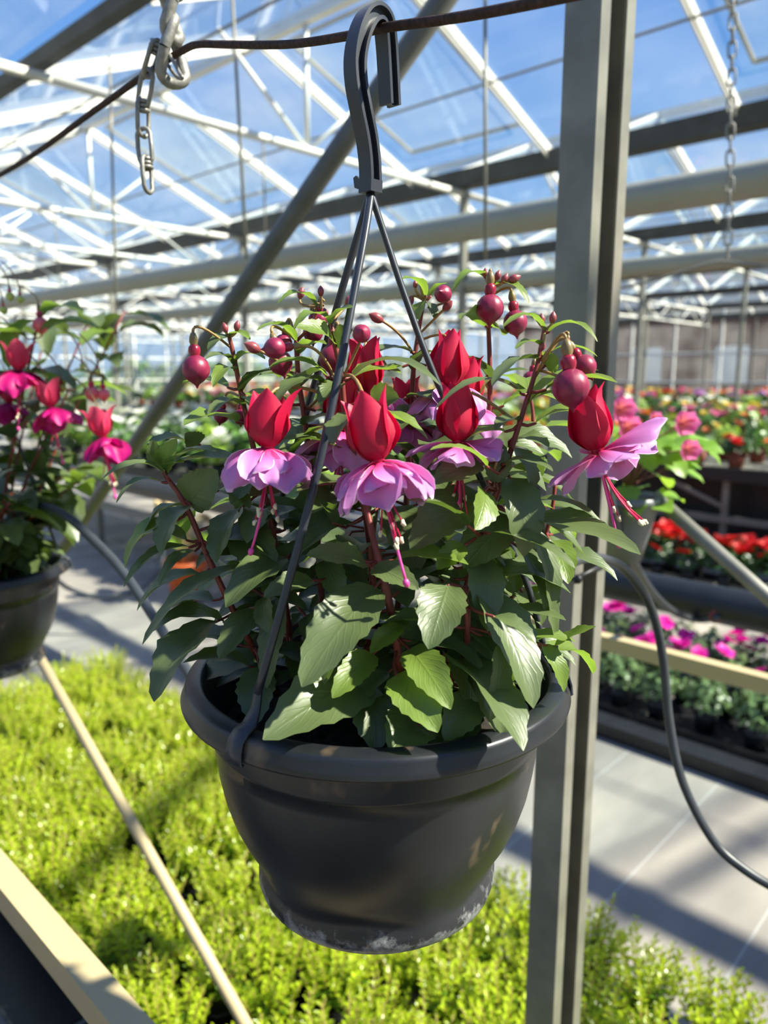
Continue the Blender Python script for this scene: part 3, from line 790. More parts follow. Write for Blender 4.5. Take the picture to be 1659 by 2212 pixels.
# ================================================================== THE FUCHSIA
M['leaf'] = leaf_mat('fuchsia_leaf', lin(44, 57, 43), lin(84, 98, 58), lin(88, 56, 56), trans=0.17, tcol=(0.26, 0.42, 0.05, 1), rough=0.40)
M['leaf_young'] = leaf_mat('young_fuchsia_leaf', lin(66, 88, 46), lin(106, 128, 54), lin(112, 130, 74), trans=0.32, tcol=(0.38, 0.60, 0.06, 1), rough=0.38)
M['stem'] = plain('red_stem', lin(122, 52, 46), 0.45, 0.3, 90)
M['stem_green'] = plain('olive_stalk', lin(150, 120, 72), 0.45, 0.2, 90)
M['sepal'] = petal_mat('red_sepal', lin(160, 4, 44), lin(192, 6, 58), lin(204, 24, 78), lin(200, 24, 72), 0.3)
M['petal'] = petal_mat('lilac_petal', lin(226, 36, 122), lin(224, 124, 194), lin(208, 150, 214), lin(244, 216, 238), 0.36)
M['bud'] = plain('plum_bud', lin(128, 26, 62), 0.42, 0.28, 120, bump=0.15)
M['bud_small'] = plain('dusky_bud', lin(136, 60, 66), 0.45, 0.2, 120)
M['tube'] = plain('dark_red_tube', lin(140, 24, 52), 0.28, 0.15, 90)
M['filament'] = plain('crimson_filament', lin(186, 18, 78), 0.4, 0.15, 200)
M['pistil'] = plain('pink_pistil', lin(232, 78, 160), 0.4, 0.12, 120)
M['anther'] = plain('cream_anther', lin(222, 214, 182), 0.8, 0.2, 900, bump=0.5)
M['ovary'] = plain('olive_ovary', lin(122, 104, 66), 0.4, 0.25, 120)
M['sepal2'] = petal_mat('rose_sepal', lin(214, 40, 84), lin(226, 58, 104), lin(232, 90, 122), lin(236, 110, 130), 0.35)
M['petal2'] = petal_mat('magenta_petal', lin(176, 6, 92), lin(196, 8, 112), lin(206, 20, 130), lin(220, 60, 150), 0.35)
M['bud2'] = plain('salmon_bud', lin(228, 106, 112), 0.45, 0.15, 90)
M['bud_green'] = plain('green_bud', lin(176, 186, 92), 0.45, 0.15, 90)
CAM = Vector((0, 0, CAMZ))

def leaf(parent, B, T, w, N=None, bend=0.12, fold=0.18, mat='leaf', pet=0.010, pet_to=None, ns=14, wav=0.10, name='leaf', into=None):
    """blade from B to T, w wide, arched along N; a stalk runs back from B"""
    B = Vector(B); T = Vector(T); L_ = (T - B).length
    t = (T - B).normalized()
    N = Vector(N) if N is not None else Vector((rnd(-.3, .3), -0.55, 0.75))
    N = (N - t * N.dot(t))
    if N.length < 1e-3: N = t.orthogonal()
    N.normalize()
    ctl = (B + T) / 2 + N * (bend * 2 * L_) - t * L_ * 0.04
    ph = rnd(0, 6.28)
    mb = MB() if into is None else into; rows = []; uvs = []
    xs = (-1, -0.5, 0, 0.5, 1)
    for i in range(ns + 1):
        s = i / ns
        p = B * (1 - s) ** 2 + ctl * (2 * s * (1 - s)) + T * s * s
        tg = ((ctl - B) * (2 * (1 - s)) + (T - ctl) * (2 * s)).normalized()
        sd = tg.cross(N).normalized(); nn = sd.cross(tg)
        hw = 2.62 * (s ** 0.60) * ((1 - s) ** 0.82) * w / 2 if 0 < s < 1 else 0.0
        hw = hw * (1.07 if i % 2 else 0.95) + 0.0004
        row = []
        for x in xs:
            off = nn * (abs(x) * hw * fold * 2 + (abs(x) > 0.9) * math.sin(s * 13 + ph + x) * wav * hw)
            tooth = tg * (0.012 * L_ if abs(x) > 0.9 and i % 2 else 0)
            row.append(p + sd * (x * hw) + off + tooth)
        rows.append(row); uvs.append([((x + 1) / 2, s) for x in xs])
    # faces wind so that the upper side looks along +nn
    rows = [r[::-1] for r in rows]; uvs = [r[::-1] for r in uvs]
    mb.grid(rows, uvs)
    if pet:
        e = Vector(pet_to) if pet_to is not None else B - t * pet - N * pet * 0.3
        c = B + (B - ctl).normalized() * (e - B).length * 0.5
        mb.tube([B + (ctl - B) * 0.06 - N * 0.0004, B, (B + e) / 2 * 0.6 + c * 0.4, e], [0.0006, 0.0009, 0.0010, 0.0011], 6, m=1)
    if into is not None: return None
    return mb.build(name, [M[mat], M['stem']], parent, origin=B)

def stem(parent, pts, r0, r1, name='stem', mat='stem', n=8):
    path = smooth_path(pts, 5)
    k = len(path)
    mb = MB()
    rad = [mix(r0, r1, i / (k - 1)) * (1 + 0.12 * (math.sin(i * 1.9) > 0.85)) for i in range(k)]
    mb.tube(path, rad, n)
    mb.build(name, M[mat], parent, origin=path[0])
    return path

def bud(parent, c, r, d, stalk=None, mats=('bud', 'tube', 'ovary'), small=False):
    """c centre of the ball, d direction of its tip"""
    c = Vector(c); d = Vector(d).normalized()
    mb = MB()
    if small:
        prof = [(0.0, -1.35), (0.45, -1.15), (0.8, -0.6), (0.95, 0.0), (0.85, 0.6), (0.5, 1.15), (0.18, 1.5), (0.0, 1.7)]
    else:
        prof = [(0.0, -0.99), (0.34, -0.95), (0.66, -0.76), (0.90, -0.45), (1.0, -0.05), (0.96, 0.32), (0.80, 0.62), (0.50, 0.90), (0.24, 1.06), (0.12, 1.2), (0.07, 1.34), (0.0, 1.42)]
    prof = [(a * r, b * r) for a, b in prof]
    mb.lathe(prof, c, 32 if not small else 12, d, lobe=lambda t: 1 - 0.045 * math.exp(-((math.sin(2 * t)) / 0.16) ** 2))
    b = mb.build('bud', M[mats[0]], parent, origin=c)
    e = c - d * r * 0.95
    bend = Vector((0, 0, -1)) * 0
    if not small:
        t = MB(); t.lathe([(0.30 * r, 0.1 * r), (0.40 * r, -0.12 * r), (0.44 * r, -0.35 * r), (0.40 * r, -0.6 * r), (0.28 * r, -0.75 * r), (0.0, -0.8 * r)], e, 14, d); t.build('calyx_tube', M[mats[1]], b)
        o = MB(); e2 = e - d * r * 0.72
        o.lathe([(0.22 * r, 0.05 * r), (0.32 * r, -0.25 * r), (0.30 * r, -0.55 * r), (0.18 * r, -0.85 * r), (0.0, -0.95 * r)], e2, 12, d); o.build('ovary', M[mats[2]], b)
        e = e2 - d * r * 0.85
    if stalk is not None:
        s = Vector(stalk)
        m1 = e - d * (s - e).length * 0.38
        st = MB(); pts = [e * (1 - q) ** 2 + m1 * 2 * q * (1 - q) + s * q * q for q in [i / 8 for i in range(9)]]
        st.tube(pts, 0.0009, 6); st.build('pedicel', M['stem_green'], b)
    return b

def petal_mesh(mb, fr, r0, L_, w, out, droop, curl=0.25, ruff=0.18, ns=8, nc=9, m=0, tipw=0.72, ph=0.0, twist=0.0):
    """fr = (origin, radial, side, down). A blade leaving the throat, flaring outward"""
    o, rd, sd0, dn = fr
    rows = []; uvs = []
    for i in range(ns + 1):
        s = i / ns
        a = mix(out, droop, s)            # angle from the down axis, start -> end
        # integrate
        if i == 0: p = o + rd * r0
        else: p = p + (rd * math.sin(a) + dn * math.cos(a)) * (L_ / ns)
        nn0 = rd * math.cos(a) - dn * math.sin(a)
        tw = twist * s
        nn = nn0 * math.cos(tw) - sd0 * math.sin(tw); sd = sd0 * math.cos(tw) + nn0 * math.sin(tw)
        hw = w / 2 * (0.16 + 0.84 * math.sin(min(1, s / tipw) * math.pi / 2) ** 1.1) * (1 if s < tipw else math.sqrt(max(0.0, 1 - ((s - tipw) / (1.0 - tipw)) ** 2) * 0.93 + 0.07))
        row = []
        for j in range(nc):
            x = 2 * j / (nc - 1) - 1
            z = -curl * hw * x * x + ruff * hw * s * s * math.sin(3.1 * x + ph) + ruff * 0.5 * hw * s * math.sin(6 * x + ph * 2)
            row.append(p + sd * (x * hw) + nn * z + (rd * math.sin(a) + dn * math.cos(a)) * (-0.10 * L_ * s * x * x))
        rows.append(row); uvs.append([(j / (nc - 1), s) for j in range(nc)])
    mb.grid(rows, uvs, m=m)

def sepal_mesh(mb, fr, L_, w, flare=0.0, tip=0.5, bulge=1.0):
    """reflexed sepal: leaves the throat outward and stands up around the tube"""
    o, rd, sd, dn = fr
    up = -dn
    ns, nc = 10, 5
    rows = []; uvs = []
    p = o + rd * 0.0035 + up * 0.0005
    for i in range(ns + 1):
        s = i / ns
        a = mix(R(78), R(2), min(1, s / 0.38) ** 0.8) * bulge + flare * s + (tip * ((s - 0.7) / 0.3) ** 2 if s > 0.7 else 0) - 0.12 * math.sin(math.pi * max(0, s - 0.3) / 0.7)
        if i: p = p + (rd * math.sin(a) + up * math.cos(a)) * (L_ / ns)
        nn = rd * math.cos(a) - up * math.sin(a)
        hw = w / 2 * (0.42 + 0.58 * math.sin(min(1, s / 0.45) * math.pi / 2)) * (1 - max(0, (s - 0.42) / 0.58) ** 1.7) + 0.0004
        row = []
        for j in range(nc):
            x = 2 * j / (nc - 1) - 1
            row.append(p + sd * (x * hw) - nn * (0.42 * hw * x * x))
        rows.append(row); uvs.append([(j / (nc - 1), s) for j in range(nc)])
    mb.grid(rows, uvs)

def flower(parent, J, axis, yaw, sc=1.0, stalk=None, sep=None, pet=None, mats=('sepal', 'petal'), n_pet=14, stamen_dir=None, pistil_dir=None, stam=8, plen=0.062, seed=0, tube_show=True):
    """J = throat, axis = direction the bloom hangs, sepals turned back against it"""
    rs = random.Random(seed)
    J = Vector(J); dn = Vector(axis).normalized()
    ref = Vector((1, 0, 0)); ref = (ref - dn * ref.dot(dn)).normalized(); ref.rotate(Quaternion(dn, yaw)); 
    def fr(a, off=0.0):
        rd = ref.copy(); rd.rotate(Quaternion(dn, a)); return (J + dn * off, rd, dn.cross(rd), dn)
    # tube + ovary is the body of the bloom
    mb = MB()
    up = -dn
    mb.lathe([(0.0, -0.003 * sc), (0.0042 * sc, -0.001 * sc), (0.0045 * sc, 0.004 * sc), (0.0036 * sc, 0.010 * sc), (0.0030 * sc, 0.015 * sc), (0.0022 * sc, 0.017 * sc), (0.0026 * sc, 0.020 * sc), (0.0022 * sc, 0.025 * sc), (0.0010 * sc, 0.028 * sc)], J, 14, up)
    fo = mb.build('flower', M['tube'], parent, origin=J)
    top = J + up * 0.027 * sc
    if stalk is not None:
        s = Vector(stalk); m1 = top + up * (s - top).length * 0.4
        st = MB(); st.tube([top * (1 - q) ** 2 + m1 * 2 * q * (1 - q) + s * q * q for q in [i / 8 for i in range(9)]], 0.0010, 6); st.build('pedicel', M['stem_green'], fo)
    for a, L_, w, fl, tp in (sep or [(i * math.pi / 2 + 0.4, 0.041, 0.0235, 0.10, 0.5) for i in range(4)]):
        m_ = MB(); sepal_mesh(m_, fr(a), L_ * sc, w * sc, fl, tp); m_.build('sepal', M[mats[0]], fo)
    if pet is None:
        pet = []
        for i in range(n_pet):
            lay = i % 2
            pet.append((i * 2 * math.pi / n_pet + rs.uniform(-.2, .2), (0.037 - 0.011 * lay) * rs.uniform(.88, 1.1), (0.028 - .006 * lay) * rs.uniform(.8, 1.1), R(84 - 10 * lay) + rs.uniform(-.15, .15), R(8 + 22 * lay) + rs.uniform(-.35, .35)))
    for i, (a, L_, w, o1, o2) in enumerate(pet):
        m_ = MB(); petal_mesh(m_, fr(a, 0.0012 * (i % 3)), 0.0025, L_ * sc, w * sc, o1, o2, curl=rs.choice((.35, .2, -.25)), ruff=0.26, ph=rs.uniform(0, 6), twist=rs.uniform(-.7, .7)); m_.build('petal', M[mats[1]], fo)
    sdv = Vector(stamen_dir).normalized() if stamen_dir is not None else dn
    for i in range(stam):
        a = rs.uniform(0, 6.28); rd = fr(a)[1]
        L_ = rs.uniform(0.034, 0.050) * sc
        e = J + (sdv + rd * rs.uniform(0.02, 0.24)).normalized() * L_
        m_ = MB(); c = J + dn * L_ * 0.5
        pts = [J * (1 - q) ** 2 + c * 2 * q * (1 - q) + e * q * q for q in [k / 6 for k in range(7)]]
        m_.tube(pts, 0.00055 * sc, 5)
        dd = (e - pts[-2]).normalized(); sx = dd.orthogonal().normalized()
        m_.tube([e - sx * 0.0006, e + dd * 0.0016 + sx * 0.0004, e + dd * 0.0038 * sc], [0.0010 * sc, 0.0013 * sc, 0.0008 * sc], 6, m=1)
        m_.build('stamen', [M['filament'], M['anther']], fo)
    if plen:
        pd = Vector(pistil_dir).normalized() if pistil_dir is not None else (sdv + rd * 0.05).normalized()
        e = J + pd * plen * sc; c = J + dn * plen * 0.5 * sc
        m_ = MB(); pts = [J * (1 - q) ** 2 + c * 2 * q * (1 - q) + e * q * q for q in [k / 8 for k in range(9)]]
        m_.tube(pts, [0.0009 * sc] * 7 + [0.00085 * sc] * 2, 7)
        m_.lathe([(0.0, -0.002 * sc), (0.0017 * sc, -0.0008 * sc), (0.0020 * sc, 0.001 * sc), (0.0012 * sc, 0.003 * sc), (0.0, 0.0036 * sc)], e, 9, (e - pts[-2]))
        m_.build('pistil', M['pistil'], fo)
    return fo
# ------------------------------------------------------------------ the plant in focus
fx = empty('fuchsia_plant', POT_C + Vector((0, 0, 0.13)), 'fuchsia with red and lilac flowers growing in the sharp hanging pot', 'plant')
def zc(p):
    d = p - CAM
    return d.y * math.cos(PITCH) - d.z * math.sin(PITCH)
def pxm(p, n): return n * zc(p) / F_PX
STEMS = {}
def S(key, pts, r0=0.0026, r1=0.0016):
    STEMS[key] = stem(fx, [P(*q) for q in pts], r0 * .78, r1 * .85)
S('A', [(600, 1500, .50), (545, 1395, .48), (497, 1305, .475), (450, 1205, .47), (412, 1115, .468), (385, 1065, .466), (358, 1030, .465)], .0030, .0018)
S('B', [(640, 1510, .51), (620, 1330, .50), (590, 1150, .495), (555, 1000, .49), (523, 860, .488), (507, 780, .487), (494, 722, .486)], .0032, .0015)
S('C', [(700, 1520, .50), (695, 1300, .50), (680, 1100, .50), (660, 920, .50), (645, 820, .50), (640, 737, .50)], .0032, .0018)
S('D', [(770, 1530, .49), (803, 1350, .475), (800, 1180, .47), (772, 1020, .467), (746, 900, .465), (736, 800, .463), (722, 742, .46)], .0034, .0018)
S('E', [(840, 1500, .53), (870, 1200, .53), (885, 950, .53), (893, 800, .53), (905, 710, .53), (916, 650, .53)], .0032, .0014)
S('F', [(1000, 1500, .54), (1040, 1200, .54), (1056, 950, .54), (1058, 800, .54), (1055, 704, .54)], .0032, .0018)
S('G', [(930, 1560, .46), (985, 1350, .455), (1035, 1180, .45), (1085, 1030, .45), (1130, 890, .45), (1160, 790, .452), (1176, 706, .453)], .0034, .0013)
S('H', [(870, 1575, .45), (862, 1430, .432), (838, 1290, .425), (812, 1190, .43), (790, 1090, .44)], .0036, .0022)
S('I', [(920, 1540, .47), (985, 1400, .45), (1060, 1375, .44), (1150, 1392, .44), (1205, 1398, .44)], .0026, .0012)
S('J', [(830, 1540, .52), (940, 1290, .50), (1010, 1150, .49), (1060, 1060, .48), (1076, 1000, .475)], .0028, .0014)
S('K', [(660, 1500, .53), (600, 1320, .54), (570, 1150, .55), (600, 1000, .555)], .0028, .0016)
S('L', [(960, 1500, .53), (1100, 1300, .53), (1180, 1150, .52), (1200, 1040, .52)], .0028, .0014)
S('M', [(760, 1500, .55), (800, 1200, .56), (830, 950, .56), (822, 820, .56)], .0028, .0016)
S('N', [(1010, 1520, .56), (1100, 1200, .57), (1150, 950, .575), (1142, 835, .58)], .0028, .0014)
S('O', [(930, 1540, .44), (1000, 1420, .425), (1010, 1340, .42), (1000, 1270, .425)], .0030, .0020)
ALLP = [p for k in STEMS for p in STEMS[k]]
def near(p, mx=0.035):
    q = min(ALLP, key=lambda s: (s - p).length)
    return q if (q - p).length < mx else None
NRM = {'f': (0, -.62, .7), 'u': (0, -.15, 1), 'r': (.55, -.6, .5), 'l': (-.5, -.6, .5), 'c': (0, -.95, .25), 'ul': (-.35, -.15, .9), 'ur': (.35, -.15, .9), 'd': (0, -.5, -.4)}
def lf(bx, by, bd, tx, ty, td, w, n='f', bend=0.12, fold=0.16, mat='leaf', pet=True):
    B, T = P(bx, by, bd), P(tx, ty, td)
    N = Vector(NRM[n]) if isinstance(n, str) else Vector(n)
    N = N + Vector((rnd(-.12, .12), rnd(-.1, .1), rnd(-.1, .1)))
    t = (T - B).normalized()
    e = near(B - t * 0.008) if pet else None
    leaf(fx, B, T, pxm(B, w), N, bend, fold, mat, 0.010 if pet else 0, e)
Yg = 'leaf_young'
# --- big leaves in front, over the pot's rim
lf(812, 1268, .425, 652, 1484, .372, 118, 'f', .08)
lf(968, 1264, .42, 926, 1402, .385, 98, 'f', .10)
lf(1036, 1268, .43, 1152, 1530, .385, 112, 'r', .08)
lf(1066, 1332, .40, 1156, 1388, .385, 46, 'u', .10)
lf(884, 1402, .42, 974, 1532, .378, 80, 'f', .10, mat=Yg)
lf(856, 1458, .41, 946, 1582, .372, 96, 'f', .08, mat=Yg)
lf(958, 1412, .43, 1130, 1622, .362, 128, 'r', .10)
lf(1078, 1392, .41, 1060, 1556, .388, 58, 'r', .06)
lf(806, 1412, .42, 718, 1508, .39, 62, 'f', .10, mat=Yg)
lf(812, 1462, .44, 568, 1598, .375, 132, 'f', .10)
lf(470, 1342, .468, 333, 1516, .42, 108, 'l', .12)
lf(556, 1318, .465, 474, 1424, .44, 62, 'f', .10)
lf(548, 1226, .465, 308, 1392, .42, 56, 'ul', .16, .12)
lf(412, 1092, .462, 350, 1198, .44, 74, 'l', .16)
lf(404, 1092, .475, 308, 1162, .46, 52, 'ul', .20)
lf(412, 1182, .468, 268, 1268, .44, 34, 'u', .20)
lf(422, 1190, .462, 345, 1264, .44, 30, 'u', .20)
lf(362, 1030, .462, 220, 1036, .44, 30, 'u', .24)
lf(352, 1042, .464, 252, 1086, .445, 24, 'u', .24)
lf(366, 1008, .465, 474, 976, .45, 42, 'u', .14)
lf(408, 1086, .466, 470, 1016, .455, 86, 'c', .06, mat='leaf')
lf(520, 1098, .468, 468, 1216, .44, 80, 'l', .10)
lf(504, 1132, .48, 594, 1248, .45, 92, 'f', .08)
lf(792, 1218, .425, 662, 1200, .40, 62, 'f', .08)
lf(676, 1254, .44, 570, 1290, .42, 56, 'f', .10)
lf(572, 1288, .46, 588, 1368, .44, 50, 'l', .10)
lf(560, 1440, .46, 552, 1566, .43, 80, 'f', .04)
lf(612, 1300, .46, 576, 1486, .44, 62, 'l', .05)
lf(806, 1478, .43, 812, 1622, .40, 100, 'c', .04)
lf(905, 1566, .415, 842, 1622, .385, 110, 'f', .14)
lf(985, 1524, .43, 1010, 1612, .40, 92, 'f', .10)
lf(1040, 1500, .42, 960, 1600, .40, 80, 'f', .10)
lf(1170, 1392, .44, 1218, 1494, .43, 44, 'r', .14, mat=Yg)
lf(1196, 1400, .44, 1287, 1354, .43, 44, 'u', .05, mat=Yg)
lf(1090, 1320, .45, 1222, 1340, .43, 46, 'u', .08)
lf(1118, 1122, .45, 1384, 1198, .40, 92, 'u', .07)
lf(1056, 1152, .43, 1242, 1228, .40, 60, 'u', .10)
lf(1150, 1082, .45, 1302, 1132, .43, 30, 'u', .14)
lf(1148, 1140, .46, 1190, 1330, .44, 60, 'r', .10)
lf(1130, 1190, .46, 1200, 1380, .44, 52, 'r', .10)
lf(1046, 1060, .43, 1026, 1144, .405, 66, 'r', .08, mat=Yg)
lf(1012, 1136, .42, 884, 1082, .40, 52, 'u', .10)
lf(1034, 1064, .445, 886, 1186, .425, 108, 'f', .06)
lf(1040, 1002, .44, 932, 1046, .42, 66, 'f', .06)
lf(1052, 1008, .42, 930, 972, .40, 38, 'u', .14, mat=Yg)
lf(1072, 1044, .445, 1074, 948, .45, 54, 'c', .05)
lf(1088, 1002, .44, 1194, 1018, .42, 42, 'u', .14)
lf(1100, 964, .455, 1150, 1064, .44, 66, 'r', .12)
lf(1116, 950, .46, 1186, 966, .45, 60, 'u', .12)
lf(804, 1228, .42, 904, 1274, .40, 58, 'f', .10)
lf(1004, 1178, .43, 944, 1230, .42, 50, 'f', .08, mat=Yg)
lf(1104, 1116, .45, 1002, 1228, .43, 102, 'f', .06)
lf(806, 1332, .43, 890, 1362, .41, 42, 'u', .08)
lf(870, 1352, .42, 800, 1410, .41, 46, 'f', .10, mat=Yg)
lf(720, 1130, .45, 664, 1074, .43, 52, 'u', .10)
lf(760, 1040, .44, 640, 1064, .42, 50, 'u', .08)
lf(700, 1210, .46, 740, 1300, .44, 56, 'f', .10)
lf(660, 1330, .46, 730, 1420, .44, 70, 'f', .10)
lf(940, 1320, .46, 860, 1400, .44, 66, 'f', .10)
lf(1000, 1330, .44, 1060, 1420, .42, 70, 'f', .10)
lf(470, 1060, .475, 540, 1098, .46, 50, 'u', .16)
lf(560, 1030, .48, 500, 1090, .46, 60, 'f', .14)
# --- upper leaves, seen from below with the sun through them
lf(684, 664, .50, 600, 656, .48, 30, 'u', .26, mat=Yg)
lf(708, 690, .47, 636, 712, .45, 34, 'u', .22, mat=Yg)
lf(716, 700, .46, 762, 664, .45, 44, 'ul', .14, mat=Yg)
lf(722, 742, .458, 640, 708, .44, 56, 'l', .14, mat=Yg)
lf(728, 744, .462, 762, 712, .455, 50, 'r', .10)
lf(640, 738, .495, 556, 714, .47, 30, 'u', .22, mat=Yg)
lf(645, 766, .50, 704, 744, .48, 40, 'u', .14, mat=Yg)
lf(758, 818, .455, 950, 832, .42, 42, 'u', .20, mat='leaf')
lf(706, 832, .46, 590, 884, .43, 48, 'u', .22)
lf(890, 762, .528, 766, 806, .50, 34, 'u', .18)
lf(920, 640, .53, 866, 604, .51, 28, 'u', .20, mat=Yg)
lf(914, 650, .528, 906, 690, .515, 40, 'l', .10, mat=Yg)
lf(920, 652, .53, 936, 686, .52, 34, 'r', .10)
lf(930, 640, .53, 966, 612, .52, 20, 'u', .16, mat=Yg)
lf(1052, 606, .54, 980, 628, .52, 30, 'u', .26, mat=Yg)
lf(1066, 622, .54, 1142, 656, .52, 28, 'u', .24, mat=Yg)
lf(1050, 706, .538, 996, 690, .51, 44, 'ul', .22, mat=Yg)
lf(1062, 706, .54, 1086, 724, .52, 40, 'r', .10, mat=Yg)
lf(1176, 718, .452, 1086, 708, .43, 26, 'u', .24, mat=Yg)
lf(1184, 718, .452, 1290, 738, .43, 28, 'u', .24, mat=Yg)
lf(1172, 752, .455, 1114, 754, .44, 26, 'u', .18, mat=Yg)
lf(1162, 776, .45, 1064, 834, .42, 50, 'ul', .12)
lf(1178, 790, .455, 1204, 770, .45, 50, 'c', .05, mat=Yg)
lf(1128, 852, .448, 940, 884, .42, 32, 'u', .20)
lf(1184, 764, .455, 1290, 770, .45, 26, 'u', .18, mat=Yg)
lf(1136, 872, .45, 1290, 868, .44, 24, 'u', .16, mat=Yg)
lf(1134, 880, .45, 1292, 800, .47, 30, 'u', .16, mat=Yg)
lf(1060, 832, .54, 986, 770, .52, 40, 'u', .16)
lf(1058, 830, .54, 1140, 800, .53, 36, 'u', .14)
lf(1120, 910, .45, 1070, 930, .43, 40, 'u', .14)
lf(890, 800, .53, 950, 760, .51, 40, 'u', .16)
lf(505, 790, .485, 444, 776, .465, 30, 'u', .20)
lf(507, 800, .487, 460, 836, .46, 34, 'u', .20, mat=Yg)
lf(510, 780, .487, 572, 776, .47, 34, 'u', .16, mat=Yg)
lf(497, 728, .486, 450, 756, .475, 30, 'l', .16)
lf(498, 726, .486, 540, 734, .475, 24, 'u', .18, mat=Yg)
lf(520, 850, .488, 600, 800, .47, 40, 'u', .14)
lf(528, 880, .488, 450, 900, .46, 40, 'u', .20)
lf(645, 850, .50, 560, 810, .48, 40, 'u', .18)
lf(645, 840, .50, 720, 800, .48, 44, 'u', .14)
lf(658, 920, .50, 740, 900, .48, 60, 'u', .10)
lf(735, 830, .465, 690, 870, .44, 50, 'f', .12)
lf(778, 892, .44, 720, 960, .40, 70, 'l', .10, mat='leaf')
lf(800, 866, .46, 862, 860, .44, 64, 'c', .05)
lf(880, 860, .50, 960, 880, .48, 50, 'u', .14)
lf(900, 880, .50, 860, 930, .48, 50, 'f', .12)
lf(345, 1010, .468, 330, 950, .46, 36, 'c', .08)
lf(350, 1015, .466, 382, 948, .455, 44, 'c', .10, mat=Yg)
lf(360, 1016, .462, 396, 1000, .45, 36, 'u', .10, mat=Yg)
lf(412, 960, .51, 318, 962, .49, 50, 'u', .14)
lf(430, 960, .51, 400, 936, .50, 44, 'c', .08)
inner = MB()      # the leaves deep in the crown that show least, kept as one part
# --- foliage filling the crown along each stem
for key, path in STEMS.items():
    L_ = sum((path[i + 1] - path[i]).length for i in range(len(path) - 1)); acc = 0; nxt = 0.020
    az = rnd(0, 6.28)
    for i in range(1, len(path)):
        acc += (path[i] - path[i - 1]).length
        if acc >= nxt and acc < L_ * 0.93:
            nxt = acc + 0.019
            az += R(90) + rnd(-.4, .4)
            for q in (0, math.pi):
                p = path[i]
                dr = Vector((math.cos(az + q), math.sin(az + q), 0)) + (p - Vector((POT_C.x, POT_C.y, p.z))) * 4.0
                if dr.y < -0.25 and key in 'ADGHIO': dr.y *= 0.25
                dr.z = rnd(-.75, .15); dr.normalize()
                ll = rnd(.040, .056) * (0.8 if acc > L_ * .7 else 1)
                B = p + dr * 0.009
                leaf(fx, B, B + dr * ll, ll * rnd(.40, .50), Vector((dr.x * .4, dr.y * .4 - .1, 1)), rnd(.08, .2), .16, 'leaf' if acc < L_ * .75 else Yg, 0.01, p, ns=10, into=inner if (key in 'EFKLMN' and acc < L_ * .75) else None)
# --- flowers
def DR(x, y, z): return Vector((x, y, z)).normalized()
sepA = [(R(205), .042, .025, .16, .55), (R(290), .042, .026, -.02, .4), (R(20), .043, .024, .30, .4), (R(110), .041, .024, .05, .4)]
flower(fx, P(578, 968, .43), DR(-.02, -.10, -1), 0.0, 0.92, P(690, 848, .463), sep=[(R(215), .038, .027, .16, .1), (R(310), .038, .030, .12, .0), (R(5), .042, .024, .52, .1), (R(85), .038, .028, .05, .1)], n_pet=16, seed=3, plen=.066, stamen_dir=DR(-.05, -.1, -1), pistil_dir=DR(-.18, -.05, -1))
flower(fx, P(815, 998, .40), DR(.20, -.12, -1), 0.0, 0.98, P(742, 815, .463), sep=[(R(208), .040, .028, .22, .3), (R(282), .039, .031, .08, .1), (R(348), .043, .025, .16, .05), (R(95), .041, .026, .0, .3)], n_pet=15, seed=11, plen=.068, stamen_dir=DR(.22, -.12, -1), pistil_dir=DR(.24, -.1, -1))
flower(fx, P(992, 955, .44), DR(.06, -.06, -1), 0.0, 0.90, P(1106, 905, .452), sep=[(R(245), .041, .029, -.12, .1), (R(320), .041, .026, -.02, .1), (R(60), .041, .026, .0, .2), (R(160), .041, .026, .0, .2)],
    pet=[(R(185), .034, .026, R(88), R(66)), (R(200), .030, .028, R(70), R(50)), (R(225), .018, .014, R(70), R(40)), (R(345), .030, .026, R(80), R(48)), (R(320), .026, .026, R(70), R(34)), (R(290), .022, .024, R(64), R(28)), (R(262), .020, .020, R(60), R(30)), (R(100), .028, .024, R(80), R(50)), (R(140), .028, .024, R(80), R(50)), (R(30), .028, .024, R(80), R(50))], seed=5, plen=.04)
flower(fx, P(1290, 974, .43), DR(.24, -.10, -1), 0.0, 0.98, P(1166, 800, .452), sep=[(R(238), .039, .034, .04, .1), (R(318), .041, .020, .06, .45), (R(30), .041, .018, .02, .5), (R(130), .040, .024, .0, .2)],
    pet=[(R(20), .040, .027, R(118), R(92)), (R(338), .042, .030, R(96), R(80)), (R(352), .026, .020, R(100), R(80)), (R(300), .034, .030, R(62), R(40)), (R(318), .022, .016, R(70), R(50)), (R(186), .032, .026, R(82), R(56)), (R(214), .034, .030, R(74), R(24)), (R(258), .012, .013, R(110), R(120)), (R(100), .028, .024, R(90), R(60)), (R(60), .028, .024, R(90), R(60))], seed=8, plen=.056, stam=7, stamen_dir=DR(.52, -.1, -1), pistil_dir=DR(.26, -.1, -1))
flower(fx, P(792, 850, .50), DR(.05, 0, -1), 0.5, 0.95, P(840, 800, .545), seed=21, plen=.03)
flower(fx, P(970, 836, .50), DR(.0, 0, -1), 0.3, 0.95, P(900, 740, .53), sep=[(R(250), .041, .03, -.14, .05), (R(330), .041, .026, -.1, .1), (R(60), .041, .026, -.1, .2), (R(160), .041, .026, -.1, .2)], seed=22, plen=.03)
flower(fx, P(736, 930, .485), DR(-.05, -.1, -1), 0.9, 0.95, P(668, 880, .50), seed=23, plen=.03)
flower(fx, P(1010, 880, .52), DR(.05, 0, -1), 0.9, 0.9, P(1056, 840, .54), seed=24, plen=0)
flower(fx, P(880, 912, .54), DR(.05, 0, -1), 0.2, 0.85, P(888, 850, .53), seed=25, plen=0)
